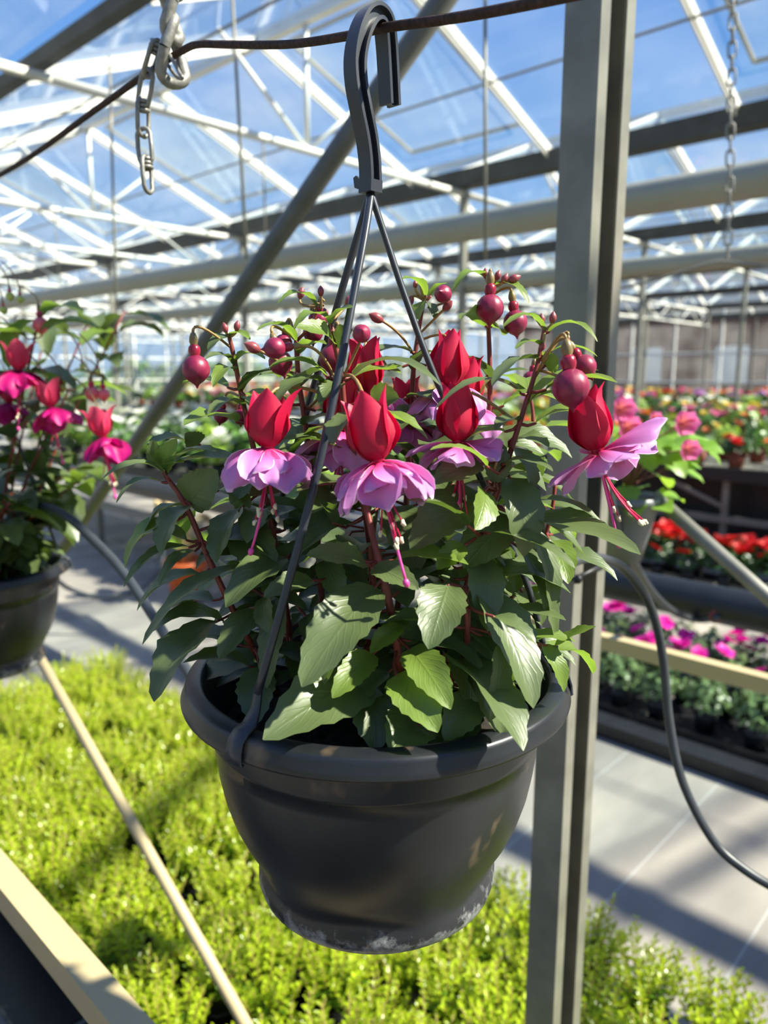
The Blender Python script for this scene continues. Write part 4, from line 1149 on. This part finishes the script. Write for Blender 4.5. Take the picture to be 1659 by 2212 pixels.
# --- buds
def bd(x, y, Y, r, d, st=None, small=False, mats=('bud', 'tube', 'ovary')):
    c = P(x, y, Y)
    bud(fx, c, pxm(c, r), Vector(d), P(*st) if st else None, ('bud_small', 'tube', 'ovary') if small else mats, small)
dn = (0, -.05, -1)
bd(423, 797, .465, 30, (.05, -.05, -1), (500, 752, .487))
bd(1058, 666, .525, 30, dn, (1056, 612, .54))
bd(1113, 696, .53, 26, (.15, -.05, -1), (1060, 640, .54))
bd(1233, 836, .425, 40, (.12, -.1, -1), (1158, 812, .452))
bd(1262, 792, .44, 26, (.5, -.2, -.8), (1168, 780, .452))
bd(1226, 752, .45, 13, (-.1, -.4, -.7), (1170, 790, .452))
bd(957, 635, .515, 19, (-.35, -.9, .15), (924, 665, .53))
bd(781, 721, .44, 20, (.1, -.95, .25), (745, 808, .463))
bd(594, 752, .44, 23, (-.9, -.35, -.1), (728, 830, .463))
bd(606, 783, .47, 26, (.3, -.2, -1), (640, 735, .50))
bd(612, 742, .50, 20, (-.2, -.2, -1), (640, 745, .50))
bd(718, 774, .475, 29, (-.1, -.1, -1), (738, 720, .47))
bd(676, 718, .51, 22, dn, (700, 660, .51))
bd(690, 690, .51, 18, (0, -.3, -1), (700, 650, .51))
bd(547, 751, .45, 13, (-.6, -.3, .3), (640, 818, .50), True)
bd(966, 661, .52, 10, (.5, -.4, .5), (905, 722, .53), True)
bd(814, 687, .50, 12, (-.8, -.3, .4), (893, 765, .53), True)
for x, y, Y, r, d, st in ((486, 709, .484, 8, (-.25, 0, 1), (495, 728, .486)), (512, 705, .484, 8, (.2, 0, 1), (497, 728, .486)), (693, 630, .50, 8, (0, 0, 1), (694, 668, .50)), (650, 634, .51, 9, (.3, 0, 1), (690, 662, .50)),
        (753, 648, .49, 8, (.5, 0, .8), (716, 690, .47)), (703, 676, .47, 7, (-.3, 0, 1), (712, 700, .46)), (1049, 592, .535, 8, (-.1, 0, 1), (1056, 612, .54)), (1075, 596, .535, 8, (.3, 0, 1), (1058, 616, .54)), (1090, 602, .53, 8, (.5, 0, .8), (1060, 616, .54)), (1110, 602, .53, 10, (.9, 0, .35), (1064, 618, .54)),
        (1170, 690, .45, 8, (-.05, 0, 1), (1176, 712, .453)), (1194, 687, .45, 9, (.1, 0, 1), (1178, 712, .453)), (897, 615, .53, 6, (0, 0, 1), (914, 645, .53)), (911, 615, .53, 6, (.1, 0, 1), (916, 645, .53)), (886, 650, .53, 9, (-.4, -.2, -.9), (914, 648, .53)), (1075, 990, .44, 7, (.2, -.2, 1), (1076, 1010, .475)), (1172, 748, .45, 7, (-.2, -.1, -1), (1176, 712, .453))):
    bd(x, y, Y, r, d, st, True)
bd(1146, 820, .56, 18, (-.2, -.1, -1), (1142, 842, .58))
bd(520, 900, .51, 16, (0, -.2, -1), (522, 860, .50))
bd(478, 898, .51, 16, (-.2, -.2, -1), (522, 860, .50))

# --- inner and rear foliage that closes the crown (crown_fill)
for q in range(62):
    a = q * 2.39996; rr = 0.085 * math.sqrt((q + .5) / 62)
    p = Vector((POT_C.x + rr * math.cos(a), POT_C.y + .012 + rr * math.sin(a) * .9, POT_C.z + rnd(.16, .33)))
    if p.y < POT_C.y - .045: p.y += .05
    dr = Vector((math.cos(a) + rnd(-.7, .7), math.sin(a) * .6 - .25 + rnd(-.6, .6), rnd(-.7, .1))).normalized()
    ll = rnd(.042, .058)
    leaf(fx, p, p + dr * ll, ll * .5, Vector((dr.x * .3, dr.y * .3 - .4, .9)), rnd(.06, .16), .16, 'leaf', .012, near(p, .06), ns=8, into=inner)
tag(inner.build('inner_foliage', [M['leaf'], M['stem']], fx), kind='stuff')
# ================================================================== THE BASKET AT LEFT
f2 = empty('fuchsia_plant', POT2_C + Vector((0, 0, 0.13)), 'blurred fuchsia with magenta flowers and salmon buds in the left pot', 'plant')
rs2 = random.Random(4)
c2 = POT2_C + Vector((0, 0, 0.128))
inner2 = MB()
for i in range(20):
    a = i * 2.4; r = 0.03 + 0.05 * (i % 3) / 2
    b = c2 + Vector((math.cos(a) * r * .5, math.sin(a) * r * .5, 0))
    hgt = rs2.uniform(.32, .50) * (1.1 - r * 3)
    sp_ = rs2.uniform(.04, .13)
    if i % 3 == 0: hgt *= .45; sp_ = .12
    tip = b + Vector((math.cos(a) * (r + sp_), math.sin(a) * (r + sp_), hgt))
    path = stem(f2, [b, b * .6 + tip * .4 + Vector((0, 0, .03)), tip], .0026, .0014)
    for k in range(2, len(path), 1):
        az = rs2.uniform(0, 6.28)
        for q in (0, math.pi):
            if rs2.random() < .05: continue
            dr = Vector((math.cos(az + q) + math.cos(a) * .4, math.sin(az + q) + math.sin(a) * .4, rs2.uniform(-.8, .2))).normalized()
            ll = rs2.uniform(.06, .085)
            B = path[k] + dr * .008
            leaf(f2, B, B + dr * ll, ll * .5, Vector((dr.x * .4, dr.y * .4 - .1, 1)), rs2.uniform(.08, .2), .16, 'leaf' if k < 9 else 'leaf_young', .008, path[k], ns=8, into=inner2 if (B.x < -.60 or B.y > 1.20) else None)
tag(inner2.build('inner_foliage', [M['leaf'], M['stem']], f2), kind='stuff')
for (x, y, Y, sc) in ((40, 800, 1.0, 1.25), (110, 880, 1.0, 1.2), (222, 945, 0.98, 1.3), (20, 870, 1.08, 1.1)):
    J = P(x, y, Y)
    flower(f2, J, DR(.15 if x > 100 else 0, -.1, -1), rs2.uniform(0, 6), sc, J + Vector((-.05, .03, .08)), sep=[(q * math.pi / 2 + .5, .036, .022, .55, .5) for q in range(4)], mats=('sepal2', 'petal2'), n_pet=9, seed=int(x), plen=.06, stam=5)
for (x, y, r, m) in ((88, 702, 17, 'bud2'), (199, 850, 15, 'bud2'), (224, 852, 13, 'bud2'), (134, 838, 9, 'bud_green'), (178, 790, 6, 'bud_green'), (212, 802, 6, 'bud_green'), (22, 640, 9, 'bud_green'), (44, 646, 8, 'bud_green'), (8, 670, 8, 'bud_green')):
    c = P(x, y, 1.02)
    bud(f2, c, pxm(c, r), Vector((.05, -.05, -1)), c + Vector((-.03, .02, .05)), (m, 'sepal2', 'ovary'))

# ================================================================== BOX PLANTS ON THE GROUND
M['box_leaf'] = plain('box_leaf', lin(100, 140, 36), 0.28, 0.3, 40, trans=0.35)
M['box_tip'] = plain('box_new_growth', lin(186, 206, 44), 0.26, 0.25, 40, trans=0.45)
M['brown_pot'] = plain('brown_red_pot', lin(128, 58, 40), 0.6, 0.2, 30)
def box_meshes(seed):
    r_ = random.Random(seed)
    st = MB(); fo = MB()
    for i in range(34):
        a = i * 2.39996; rr = 0.010 + 0.082 * math.sqrt(i / 34)
        h = r_.uniform(.105, .175) * (1.12 - rr * 1.8)
        b = Vector((math.cos(a) * rr * .35, math.sin(a) * rr * .35, .10)); t = Vector((math.cos(a) * rr + r_.uniform(-.006, .006), math.sin(a) * rr + r_.uniform(-.006, .006), .10 + h))
        st.tube([b, b.lerp(t, .5) + Vector((0, 0, .008)), t], .0011, 4)
        nl = 13
        for k in range(nl):
            s = .22 + .78 * k / (nl - 1); p = b.lerp(t, s) + Vector((0, 0, .008 * math.sin(s * 3.14)))
            az = k * math.pi / 2 + r_.uniform(-.3, .3)
            for q in (0, math.pi):
                el = mix(.1, .95, s ** 2) + r_.uniform(-.25, .25)
                d = Vector((math.cos(az + q) * math.cos(el), math.sin(az + q) * math.cos(el), math.sin(el)))
                sd = Vector((-math.sin(az + q), math.cos(az + q), 0)); nn = d.cross(sd)
                L_ = r_.uniform(.015, .020) * (1 - .35 * (s > .93)); w = L_ * .27
                if nn.z < 0: nn = -nn
                i0 = [fo.vert(p), fo.vert(p + d * L_ * .5 + sd * w + nn * w * .35), fo.vert(p + d * L_), fo.vert(p + d * L_ * .5 - sd * w + nn * w * .35)]
                m = 1 if s > .5 else 0
                fo.face((i0[0], i0[1], i0[2]), m); fo.face((i0[0], i0[2], i0[3]), m)
    pt = MB(); pt.lathe([(.0, 0), (.042, 0), (.056, .095), (.059, .097), (.059, .105), (.054, .105), (.052, .092), (.0, .09)], (0, 0, 0), 14)
    return fo.mesh('foliage', [M['box_leaf'], M['box_tip']], smooth=False), st.mesh('stems', M['stem_green']), pt.mesh('pot', M['black_plastic'])
BOX = [box_meshes(40 + i) for i in range(4)]
bp_ = BOX[0][2].copy(); bp_.materials[0] = M['brown_pot']
t = MB(); t.prism([(-2, -.9), (6, -.9), (6, .42), (-2, .42)], Vector((0, 0, .001)), Vector((0, 0, .004)), U, V)
tag(t.build('ground_sheet', M['black_plastic'], smooth=False), 'black plastic ground sheet left of the green bed under the rail', 'sheet')
nbox = 0
for iu in range(25):
    for iw in range(3, 9):
        u = -0.30 + iu * 0.140 + (0.07 if iw % 2 else 0) + rnd(-.012, .012); w = 0.20 + iw * 0.146 + rnd(-.012, .012)
        if u > 3.05 + rnd(-.15, .12): continue
        p = G(u, w, 0.012)
        if (p - Vector((0, 0, 0))).y < 0.55: continue
        if abs(u - PU) < .10 and abs(w - PWW) < .12: continue
        fo, st, pt = BOX[random.randrange(4)]
        if iw == 3: pt = bp_
        e = empty('box_plant', p, 'box shrub, %s from the %s, %s part of bed' % (('first row', 'second row', 'third row', 'third row', 'second row', 'first row')[iw - 3], 'lower left cream rail' if iw < 6 else 'open floor', ('nearest', 'near', 'middle', 'far', 'farthest')[min(4, max(0, int((u + .1) / .66)))]), 'shrub', 'box shrubs in the bed')
        e.rotation_euler = (0, 0, rnd(0, 6.28)); s = rnd(.88, 1.12); e.scale = (s, s, s * rnd(.9, 1.1))
        for me, nm in ((fo, 'foliage'), (st, 'stems'), (pt, 'pot')):
            o = bpy.data.objects.new(nm, me); C.objects.link(o); o.parent = e
        nbox += 1
# black carrying trays under the bed
tm = MB()
tm.prism([(-.21, 0), (.21, 0), (.225, .055), (.22, .055), (.205, .006), (-.205, .006), (-.22, .055), (-.225, .055)], Vector((0, -.29, 0)), Vector((0, .29, 0)), Vector((1, 0, 0)), Zv)
tm = tm.mesh('tray', M['black_plastic'], smooth=False)
for iu in range(6):
    for iw in range(2):
        o = bpy.data.objects.new('plant_tray', tm); place(o, G(0.0 + iu * .60, 0.68 + iw * .455, 0.002)); o.rotation_euler = (0, 0, ROTZ + math.pi / 2)
        tag(o, 'black plastic carrying tray under the box shrubs', 'tray', 'trays under the box shrubs')

# ================================================================== BEDDING PLANTS AND BENCHES
def clump(seed, r, h, n, ls, zb=0.0):
    r_ = random.Random(seed); mb = MB()
    for _ in range(n):
        a = r_.uniform(0, 6.28); el = math.acos(r_.uniform(-.1, 1)); q = r_.uniform(.55, 1.0)
        d = Vector((math.sin(el) * math.cos(a), math.sin(el) * math.sin(a), math.cos(el)))
        p = Vector((d.x * r * q, d.y * r * q, zb + h * .25 + d.z * h * .75 * q))
        nn = (d + Vector((r_.uniform(-.5, .5), r_.uniform(-.5, .5), r_.uniform(0, .7)))).normalized()
        s = nn.orthogonal().normalized(); s.rotate(Quaternion(nn, r_.uniform(0, 6.28))); t = nn.cross(s); L_ = ls * r_.uniform(.7, 1.25)
        i = [mb.vert(p - t * L_ * .5), mb.vert(p + s * L_ * .32 - nn * L_ * .06), mb.vert(p + t * L_ * .55 - nn * L_ * .18), mb.vert(p - s * L_ * .32 - nn * L_ * .06)]
        mb.face((i[0], i[1], i[2])); mb.face((i[0], i[2], i[3]))
    return mb
def bloom_mesh(name, m, r, n=7, flat=.35, layers=2, seed=0):
    r_ = random.Random(seed); mb = MB()
    for ly in range(layers):
        for k in range(n):
            a = 6.2832 * k / n + ly * .5 + r_.uniform(-.2, .2); el = mix(.15, 1.0, ly / max(1, layers)) + r_.uniform(-.15, .15)
            d = Vector((math.cos(a) * math.cos(el), math.sin(a) * math.cos(el), math.sin(el) * (flat + .4))); sd = Vector((-math.sin(a), math.cos(a), 0)); L_ = r * r_.uniform(.85, 1.1) * (1 - .25 * ly)
            i = [mb.vert((0, 0, 0)), mb.vert(d * L_ * .55 + sd * L_ * .34), mb.vert(d * L_ + sd * L_ * .2 + Zv * L_ * .08), mb.vert(d * L_ - sd * L_ * .2 + Zv * L_ * .08), mb.vert(d * L_ * .55 - sd * L_ * .34)]
            mb.face(i)
    return mb.mesh(name, m, smooth=False)
def leafm(name, c, tr=.3, r=.35): return plain(name, c, r, .35, 30, trans=tr)
GREEN = {'grey': leafm('silvery_leaf', lin(112, 136, 84)), 'mid': leafm('mid_green_leaf', lin(88, 128, 48)), 'dark': leafm('deep_green_leaf', lin(58, 92, 42)), 'lime': leafm('lime_leaf', lin(150, 180, 66))}
def fm(name, c): return plain(name, c, .55, .15, 60, trans=.3)
FL = {'magenta': fm('magenta_bloom', lin(238, 34, 178)), 'pink': fm('pink_bloom', lin(240, 130, 170)), 'red': fm('red_bloom', lin(216, 20, 22)), 'white': fm('white_bloom', lin(240, 240, 230)), 'orange': fm('orange_bloom', lin(236, 130, 62)), 'yellow': fm('yellow_bloom', lin(236, 206, 84)), 'purple': fm('mauve_bloom', lin(176, 120, 178))}
CL = {}
def plant(name, loc, kind, r, h, leafc, flc, nfl, fr_, label, group, pot='black_plastic', n=150, ls=.035, seed=0, cat='plant', potr=.05, poth=.09):
    r_ = random.Random(seed)
    key = (kind, seed % 3, leafc)
    if key not in CL:
        pm = MB(); pm.lathe([(0, 0), (potr * .75, 0), (potr, poth), (potr * .92, poth), (potr * .88, poth * .9), (0, poth * .88)], (0, 0, 0), 14)
        CL[key] = (clump(seed % 3 + 5, r, h, n, ls, poth * .9).mesh('foliage', GREEN[leafc], smooth=False), pm.mesh('pot', M[pot]))
    bk = ('bloom', flc, fr_)
    if flc and bk not in CL: CL[bk] = [bloom_mesh('bloom', FL[flc], fr_, seed=q, layers=3 if flc in ('magenta', 'red') else 2) for q in range(2)]
    e = empty(name, loc, label, cat, group)
    for me, nm in zip(CL[key], ('foliage', 'pot')):
        o = bpy.data.objects.new(nm, me); C.objects.link(o); o.parent = e; o.rotation_euler = (0, 0, r_.uniform(0, 6.28))
    for q in range(nfl):
        a = r_.uniform(0, 6.28); rr = r * math.sqrt(r_.uniform(0, .85))
        o = bpy.data.objects.new('bloom', r_.choice(CL[bk])); C.objects.link(o); o.parent = e
        o.location = (rr * math.cos(a), rr * math.sin(a), poth * .9 + h * (1.02 - .55 * (rr / r) ** 2)); o.rotation_euler = (r_.uniform(-.6, .6), r_.uniform(-.6, .6), r_.uniform(0, 6))
    return e
# magenta bedding right of the post
k = 0
for iw, w in enumerate((2.98, 3.18, 3.38, 3.58)):
    for iu in range(13):
        u = 0.25 + iu * .19 + rnd(-.02, .02); k += 1
        nf = (0 if rnd(0, 1) < .7 else 2) if iw == 0 else (7 if rnd(0, 1) < .6 else 1)
        plant('bedding_plant', G(u, w + rnd(-.02, .02), 0.012), 'bed', .115, .17 + .03 * iw, 'grey', 'magenta' if iw else 'pink', nf, .042 if iw else .026, ('bedding plant with small pink bloom in the front row right of the post' if nf else 'silvery green bedding plant without blooms in the front row right of the post') if iw == 0 else 'bedding plant with %s in the rows behind the cream rail' % ('many magenta blooms' if nf > 1 else 'a single magenta bloom'), 'magenta bedding plants', seed=k, n=170, ls=.034)
for iu in range(5):
    for iw in range(2):
        o = bpy.data.objects.new('plant_tray', tm); place(o, G(0.35 + iu * .6, 3.05 + iw * .45, .002)); o.rotation_euler = (0, 0, ROTZ + math.pi / 2)
        tag(o, 'black plastic carrying tray under the magenta bedding plants', 'tray', 'trays under the bedding')
t = MB(); t.bar(G(-.2, 2.70, .03), G(3.6, 2.70, .03), .10, .06); tag(t.build('edging_board', M['black_plastic'], smooth=False, origin=G(1, 2.7, 0)), 'black edging strip along the front of the magenta bedding', 'edging')
# red geraniums
for iw, w in enumerate((5.0, 5.22)):
    for iu in range(11):
        k += 1
        plant('geranium', G(0.7 + iu * .24 + rnd(-.03, .03), w, 0.05), 'ger', .14, .26, 'dark', 'red', 7 if iw else 5, .055, 'red geranium in the %s row below the rear bench' % ('sparser front' if iw == 0 else 'fuller back'), 'red geraniums', seed=k, n=120, ls=.055)
for iu in range(5):
    o = bpy.data.objects.new('plant_tray', tm); place(o, G(0.9 + iu * .6, 5.1, .002)); o.rotation_euler = (0, 0, ROTZ + math.pi / 2)
    tag(o, 'black plastic carrying tray under the red geraniums', 'tray', 'trays under the geraniums')
def bench(name, u0, u1, w0, w1, z, label, cloth=True, mtop='galv_dull'):
    root = empty(name, G((u0 + u1) / 2, w0, 0), label, 'bench')
    n = int((w1 - w0) / .11)
    for q in range(n):
        t = MB(); w = w0 + .05 + q * .11; t.bar(G(u0, w, z - .02), G(u1, w, z - .02), .085, .03); t.build('slat', M[mtop], root, smooth=False)
    t = MB(); t.bar(G(u0, w0, z - .03), G(u1, w0, z - .03), .03, .10); t.build('front_edge', M['black_plastic'], root, smooth=False)
    for u in [u0 + .1 + q * (u1 - u0 - .2) / 3 for q in range(4)]:
        for w in (w0 + .06, w1 - .06):
            t = MB(); t.bar(G(u, w, 0), G(u, w, z - .04), .045, .045, U); t.build('leg', M['galv_dull'], root, smooth=False)
        t = MB(); t.bar(G(u, w0 + .03, z * .62), G(u + .55, w0 + .03, z - .06), .02, .03); t.build('brace', M['galv_dull'], root, smooth=False)
    t = MB(); t.bar(G(u0, w0 + .02, z * .50), G(u1, w0 + .02, z * .50), .03, .05); t.build('lower_rail', M['galv_dull'], root, smooth=False)
    if cloth:
        t = MB(); t.bar(G(u0, w0 + .30, z * .5), G(u1, w0 + .30, z * .5), .01, z * .96); t.build('shade_cloth', M['black_plastic'], root, smooth=False)
    return root
bench('bench', 0.3, 5.2, 5.75, 7.2, .74, 'slatted bench with black cloth beneath, behind the red geraniums')
for iu in range(16):
    for iw in range(3):
        k += 1; c = random.choice(('red', 'orange', 'yellow', None, None))
        plant('bench_plant', G(.45 + iu * .30 + rnd(-.04, .04), 6.0 + iw * .45, .742), 'bp%d' % iw, .15, .16 + .05 * iw, ('mid', 'lime', 'dark')[(iu + iw) % 3], c, 3 if c else 0, .045, ('potted plant with %s blooms on the bench behind the red geraniums' % c) if c else 'leafy potted plant without blooms on the bench behind the red geraniums', 'plants on the rear right bench', pot='brown_pot', seed=k, n=110, ls=.06, potr=.07, poth=.11)
bench('bench', 3.3, 7.6, 2.85, 4.3, .72, 'slatted bench of white flowered plants at left behind the brace', cloth=False)
for iu in range(13):
    for iw in range(4):
        k += 1
        plant('primula', G(3.45 + iu * .325 + rnd(-.03, .03), 3.0 + iw * .33, .722), 'pri%d' % (iw % 2), .155, .20 + .04 * iw, 'mid' if (iu + iw) % 3 else 'lime', 'white', 4, .055, 'white flowered %s plant in the %s row of the bench at left' % ('green' if (iu + iw) % 3 else 'lime', ('front', 'second', 'third', 'back')[iw]), 'white flowered bench plants', pot='black_plastic', seed=k, n=120, ls=.085, potr=.06, poth=.10)
bench_rows = ((8.8, 1.0, 17.0, 'long bench of mixed flowers two bays back'), (12.1, 2.0, 21.0, 'long bench of mixed flowers three bays back'), (15.45, 2.0, 24.0, 'farthest long bench of mixed flowers near the glazing'))
for ri, (w, ua, ub, lab) in enumerate(bench_rows):
    bench('bench', ua, ub, w, w + 1.5, .70, lab)
    n = int((ub - ua) / .55)
    for iu in range(n):
        for iw in range(2):
            k += 1; c = ('orange', 'pink', 'yellow', 'white', 'purple', 'red')[int(iu / 3 + ri * 2 + iw) % 6]
            plant('potted_flower', G(ua + .3 + iu * .55 + rnd(-.05, .05), w + .35 + iw * .7, .702), 'far%d' % ri, .235, .26 + .05 * iw, ('mid', 'lime', 'dark')[(iu // 2 + iw) % 3], c, 5, .08, 'potted clump of %s flowers on the %s' % (c, ('mixed bench two bays back', 'mixed bench three bays back', 'farthest bench near the glazing')[ri]), 'flowers on bench row %d' % (ri + 1), pot='brown_pot', seed=k, n=90, ls=.11, potr=.09, poth=.13)
# timber staging seen through the braces at right
t = empty('timber_stack', G(5.6, 10.4, 0), 'stack of pale timber boards beyond the right hand braces', 'timber')
for q in range(5):
    b = MB(); b.bar(G(4.9, 10.4 + .02 * q, .80 + q * .05), G(6.9, 10.4, .80 + q * .05), .30, .042); b.build('board', M['wood'], t, smooth=False)
for u in (5.1, 6.6):
    b = MB(); b.bar(G(u, 10.4, 0), G(u, 10.4, .78), .08, .3, U); b.build('trestle', M['wood'], t, smooth=False)
# orange pot with a dry plant on the path
op = P(405, 1292, 4.72); op.z = 0.0
r_ = empty('terracotta_pot', op, 'orange pot with a dry pale plant standing on the path at left', 'plant pot')
t = MB(); t.lathe([(0, 0), (.10, 0), (.125, .21), (.138, .212), (.140, .262), (.128, .264), (.124, .22), (0, .215)], op, 28); t.build('pot_body', M['terracotta'], r_)
dry = plain('dry_stalk', lin(196, 176, 132), .7, .2, 30)
for q in range(9):
    a = q * .7; e = op + Vector((math.cos(a) * .12, math.sin(a) * .12, .40 + .12 * (q % 3)))
    t = MB(); t.tube([op + Vector((0, 0, .2)), (op + e) / 2 + Vector((0, 0, .16)), e], .008, 5); t.build('stalk', dry, r_)
    c = clump(q, .07, .09, 12, .09); c.v = [p + e - Vector((0, 0, .05)) for p in c.v]; c.build('leaf', dry if q % 3 else GREEN['lime'], r_, smooth=False)
# pink begonia in a small hanging pot right of the post
bc = P(1350, 1120, 1.30)
M['begonia_leaf'] = leaf_mat('begonia_leaf', lin(74, 118, 34), lin(120, 160, 54), lin(150, 180, 80), trans=.4, tcol=(.42, .66, .05, 1))
bg = empty('begonia', bc, 'pink begonia with lime leaves in a small grey pot right of the post', 'plant')
t = MB(); t.lathe([(0, -.075), (.032, -.075), (.044, -.02), (.056, .028), (.061, .030), (.061, .042), (.055, .042), (.05, .03), (0, .028)], bc, 28); t.build('pot', plain('grey_pot', lin(112, 114, 116), .4, .1, 30), bg)
for q in range(26):
    a = q * 2.4; rr = rnd(.02, .065); b = bc + Vector((0, 0, .05)); e = bc + Vector((math.cos(a) * rr + .035, math.sin(a) * rr * .8, rnd(.02, .16)))
    tt = e + Vector((math.cos(a) * .045 + .015, math.sin(a) * .04 - .01, rnd(-.05, .01)))
    leaf(bg, e, tt, .045, Vector((math.cos(a) * .5, math.sin(a) * .4 - .4, .8)), .12, .1, 'begonia_leaf' if 'begonia_leaf' in M else 'leaf_young', .02, b, ns=8)
pm = petal_mat('pink_begonia_petal', lin(248, 150, 120), lin(246, 130, 176), lin(244, 120, 190), lin(250, 170, 210), .4)
for (x, y, r) in ((1472, 915, .026), (1482, 972, .022), (1412, 904, .013), (1338, 885, .026), (1352, 925, .026), (1300, 905, .02)):
    c = P(x, y, 1.20)
    f_ = MB(); f_.lathe([(0, -.003), (.004, 0), (0, .004)], c, 8); fo_ = f_.build('flower', pm, bg, origin=c)
    for a in range(6):
        m_ = MB(); rd = Vector((math.cos(a * 1.05), 0, math.sin(a * 1.05))); dnv = Vector((.2, -1, .1)).normalized()
        petal_mesh(m_, (c, rd, dnv.cross(rd), dnv), .002, r, r * 1.0, R(70 - 20 * (a % 2)), R(40), .2, .1, 5, 5); m_.build('petal', pm, fo_)
    t = MB(); t.tube([c, (c + bc) / 2 + Vector((0, .02, .05)), bc + Vector((0, 0, .05))], .0015, 5); t.build('pedicel', M['stem_green'], fo_)
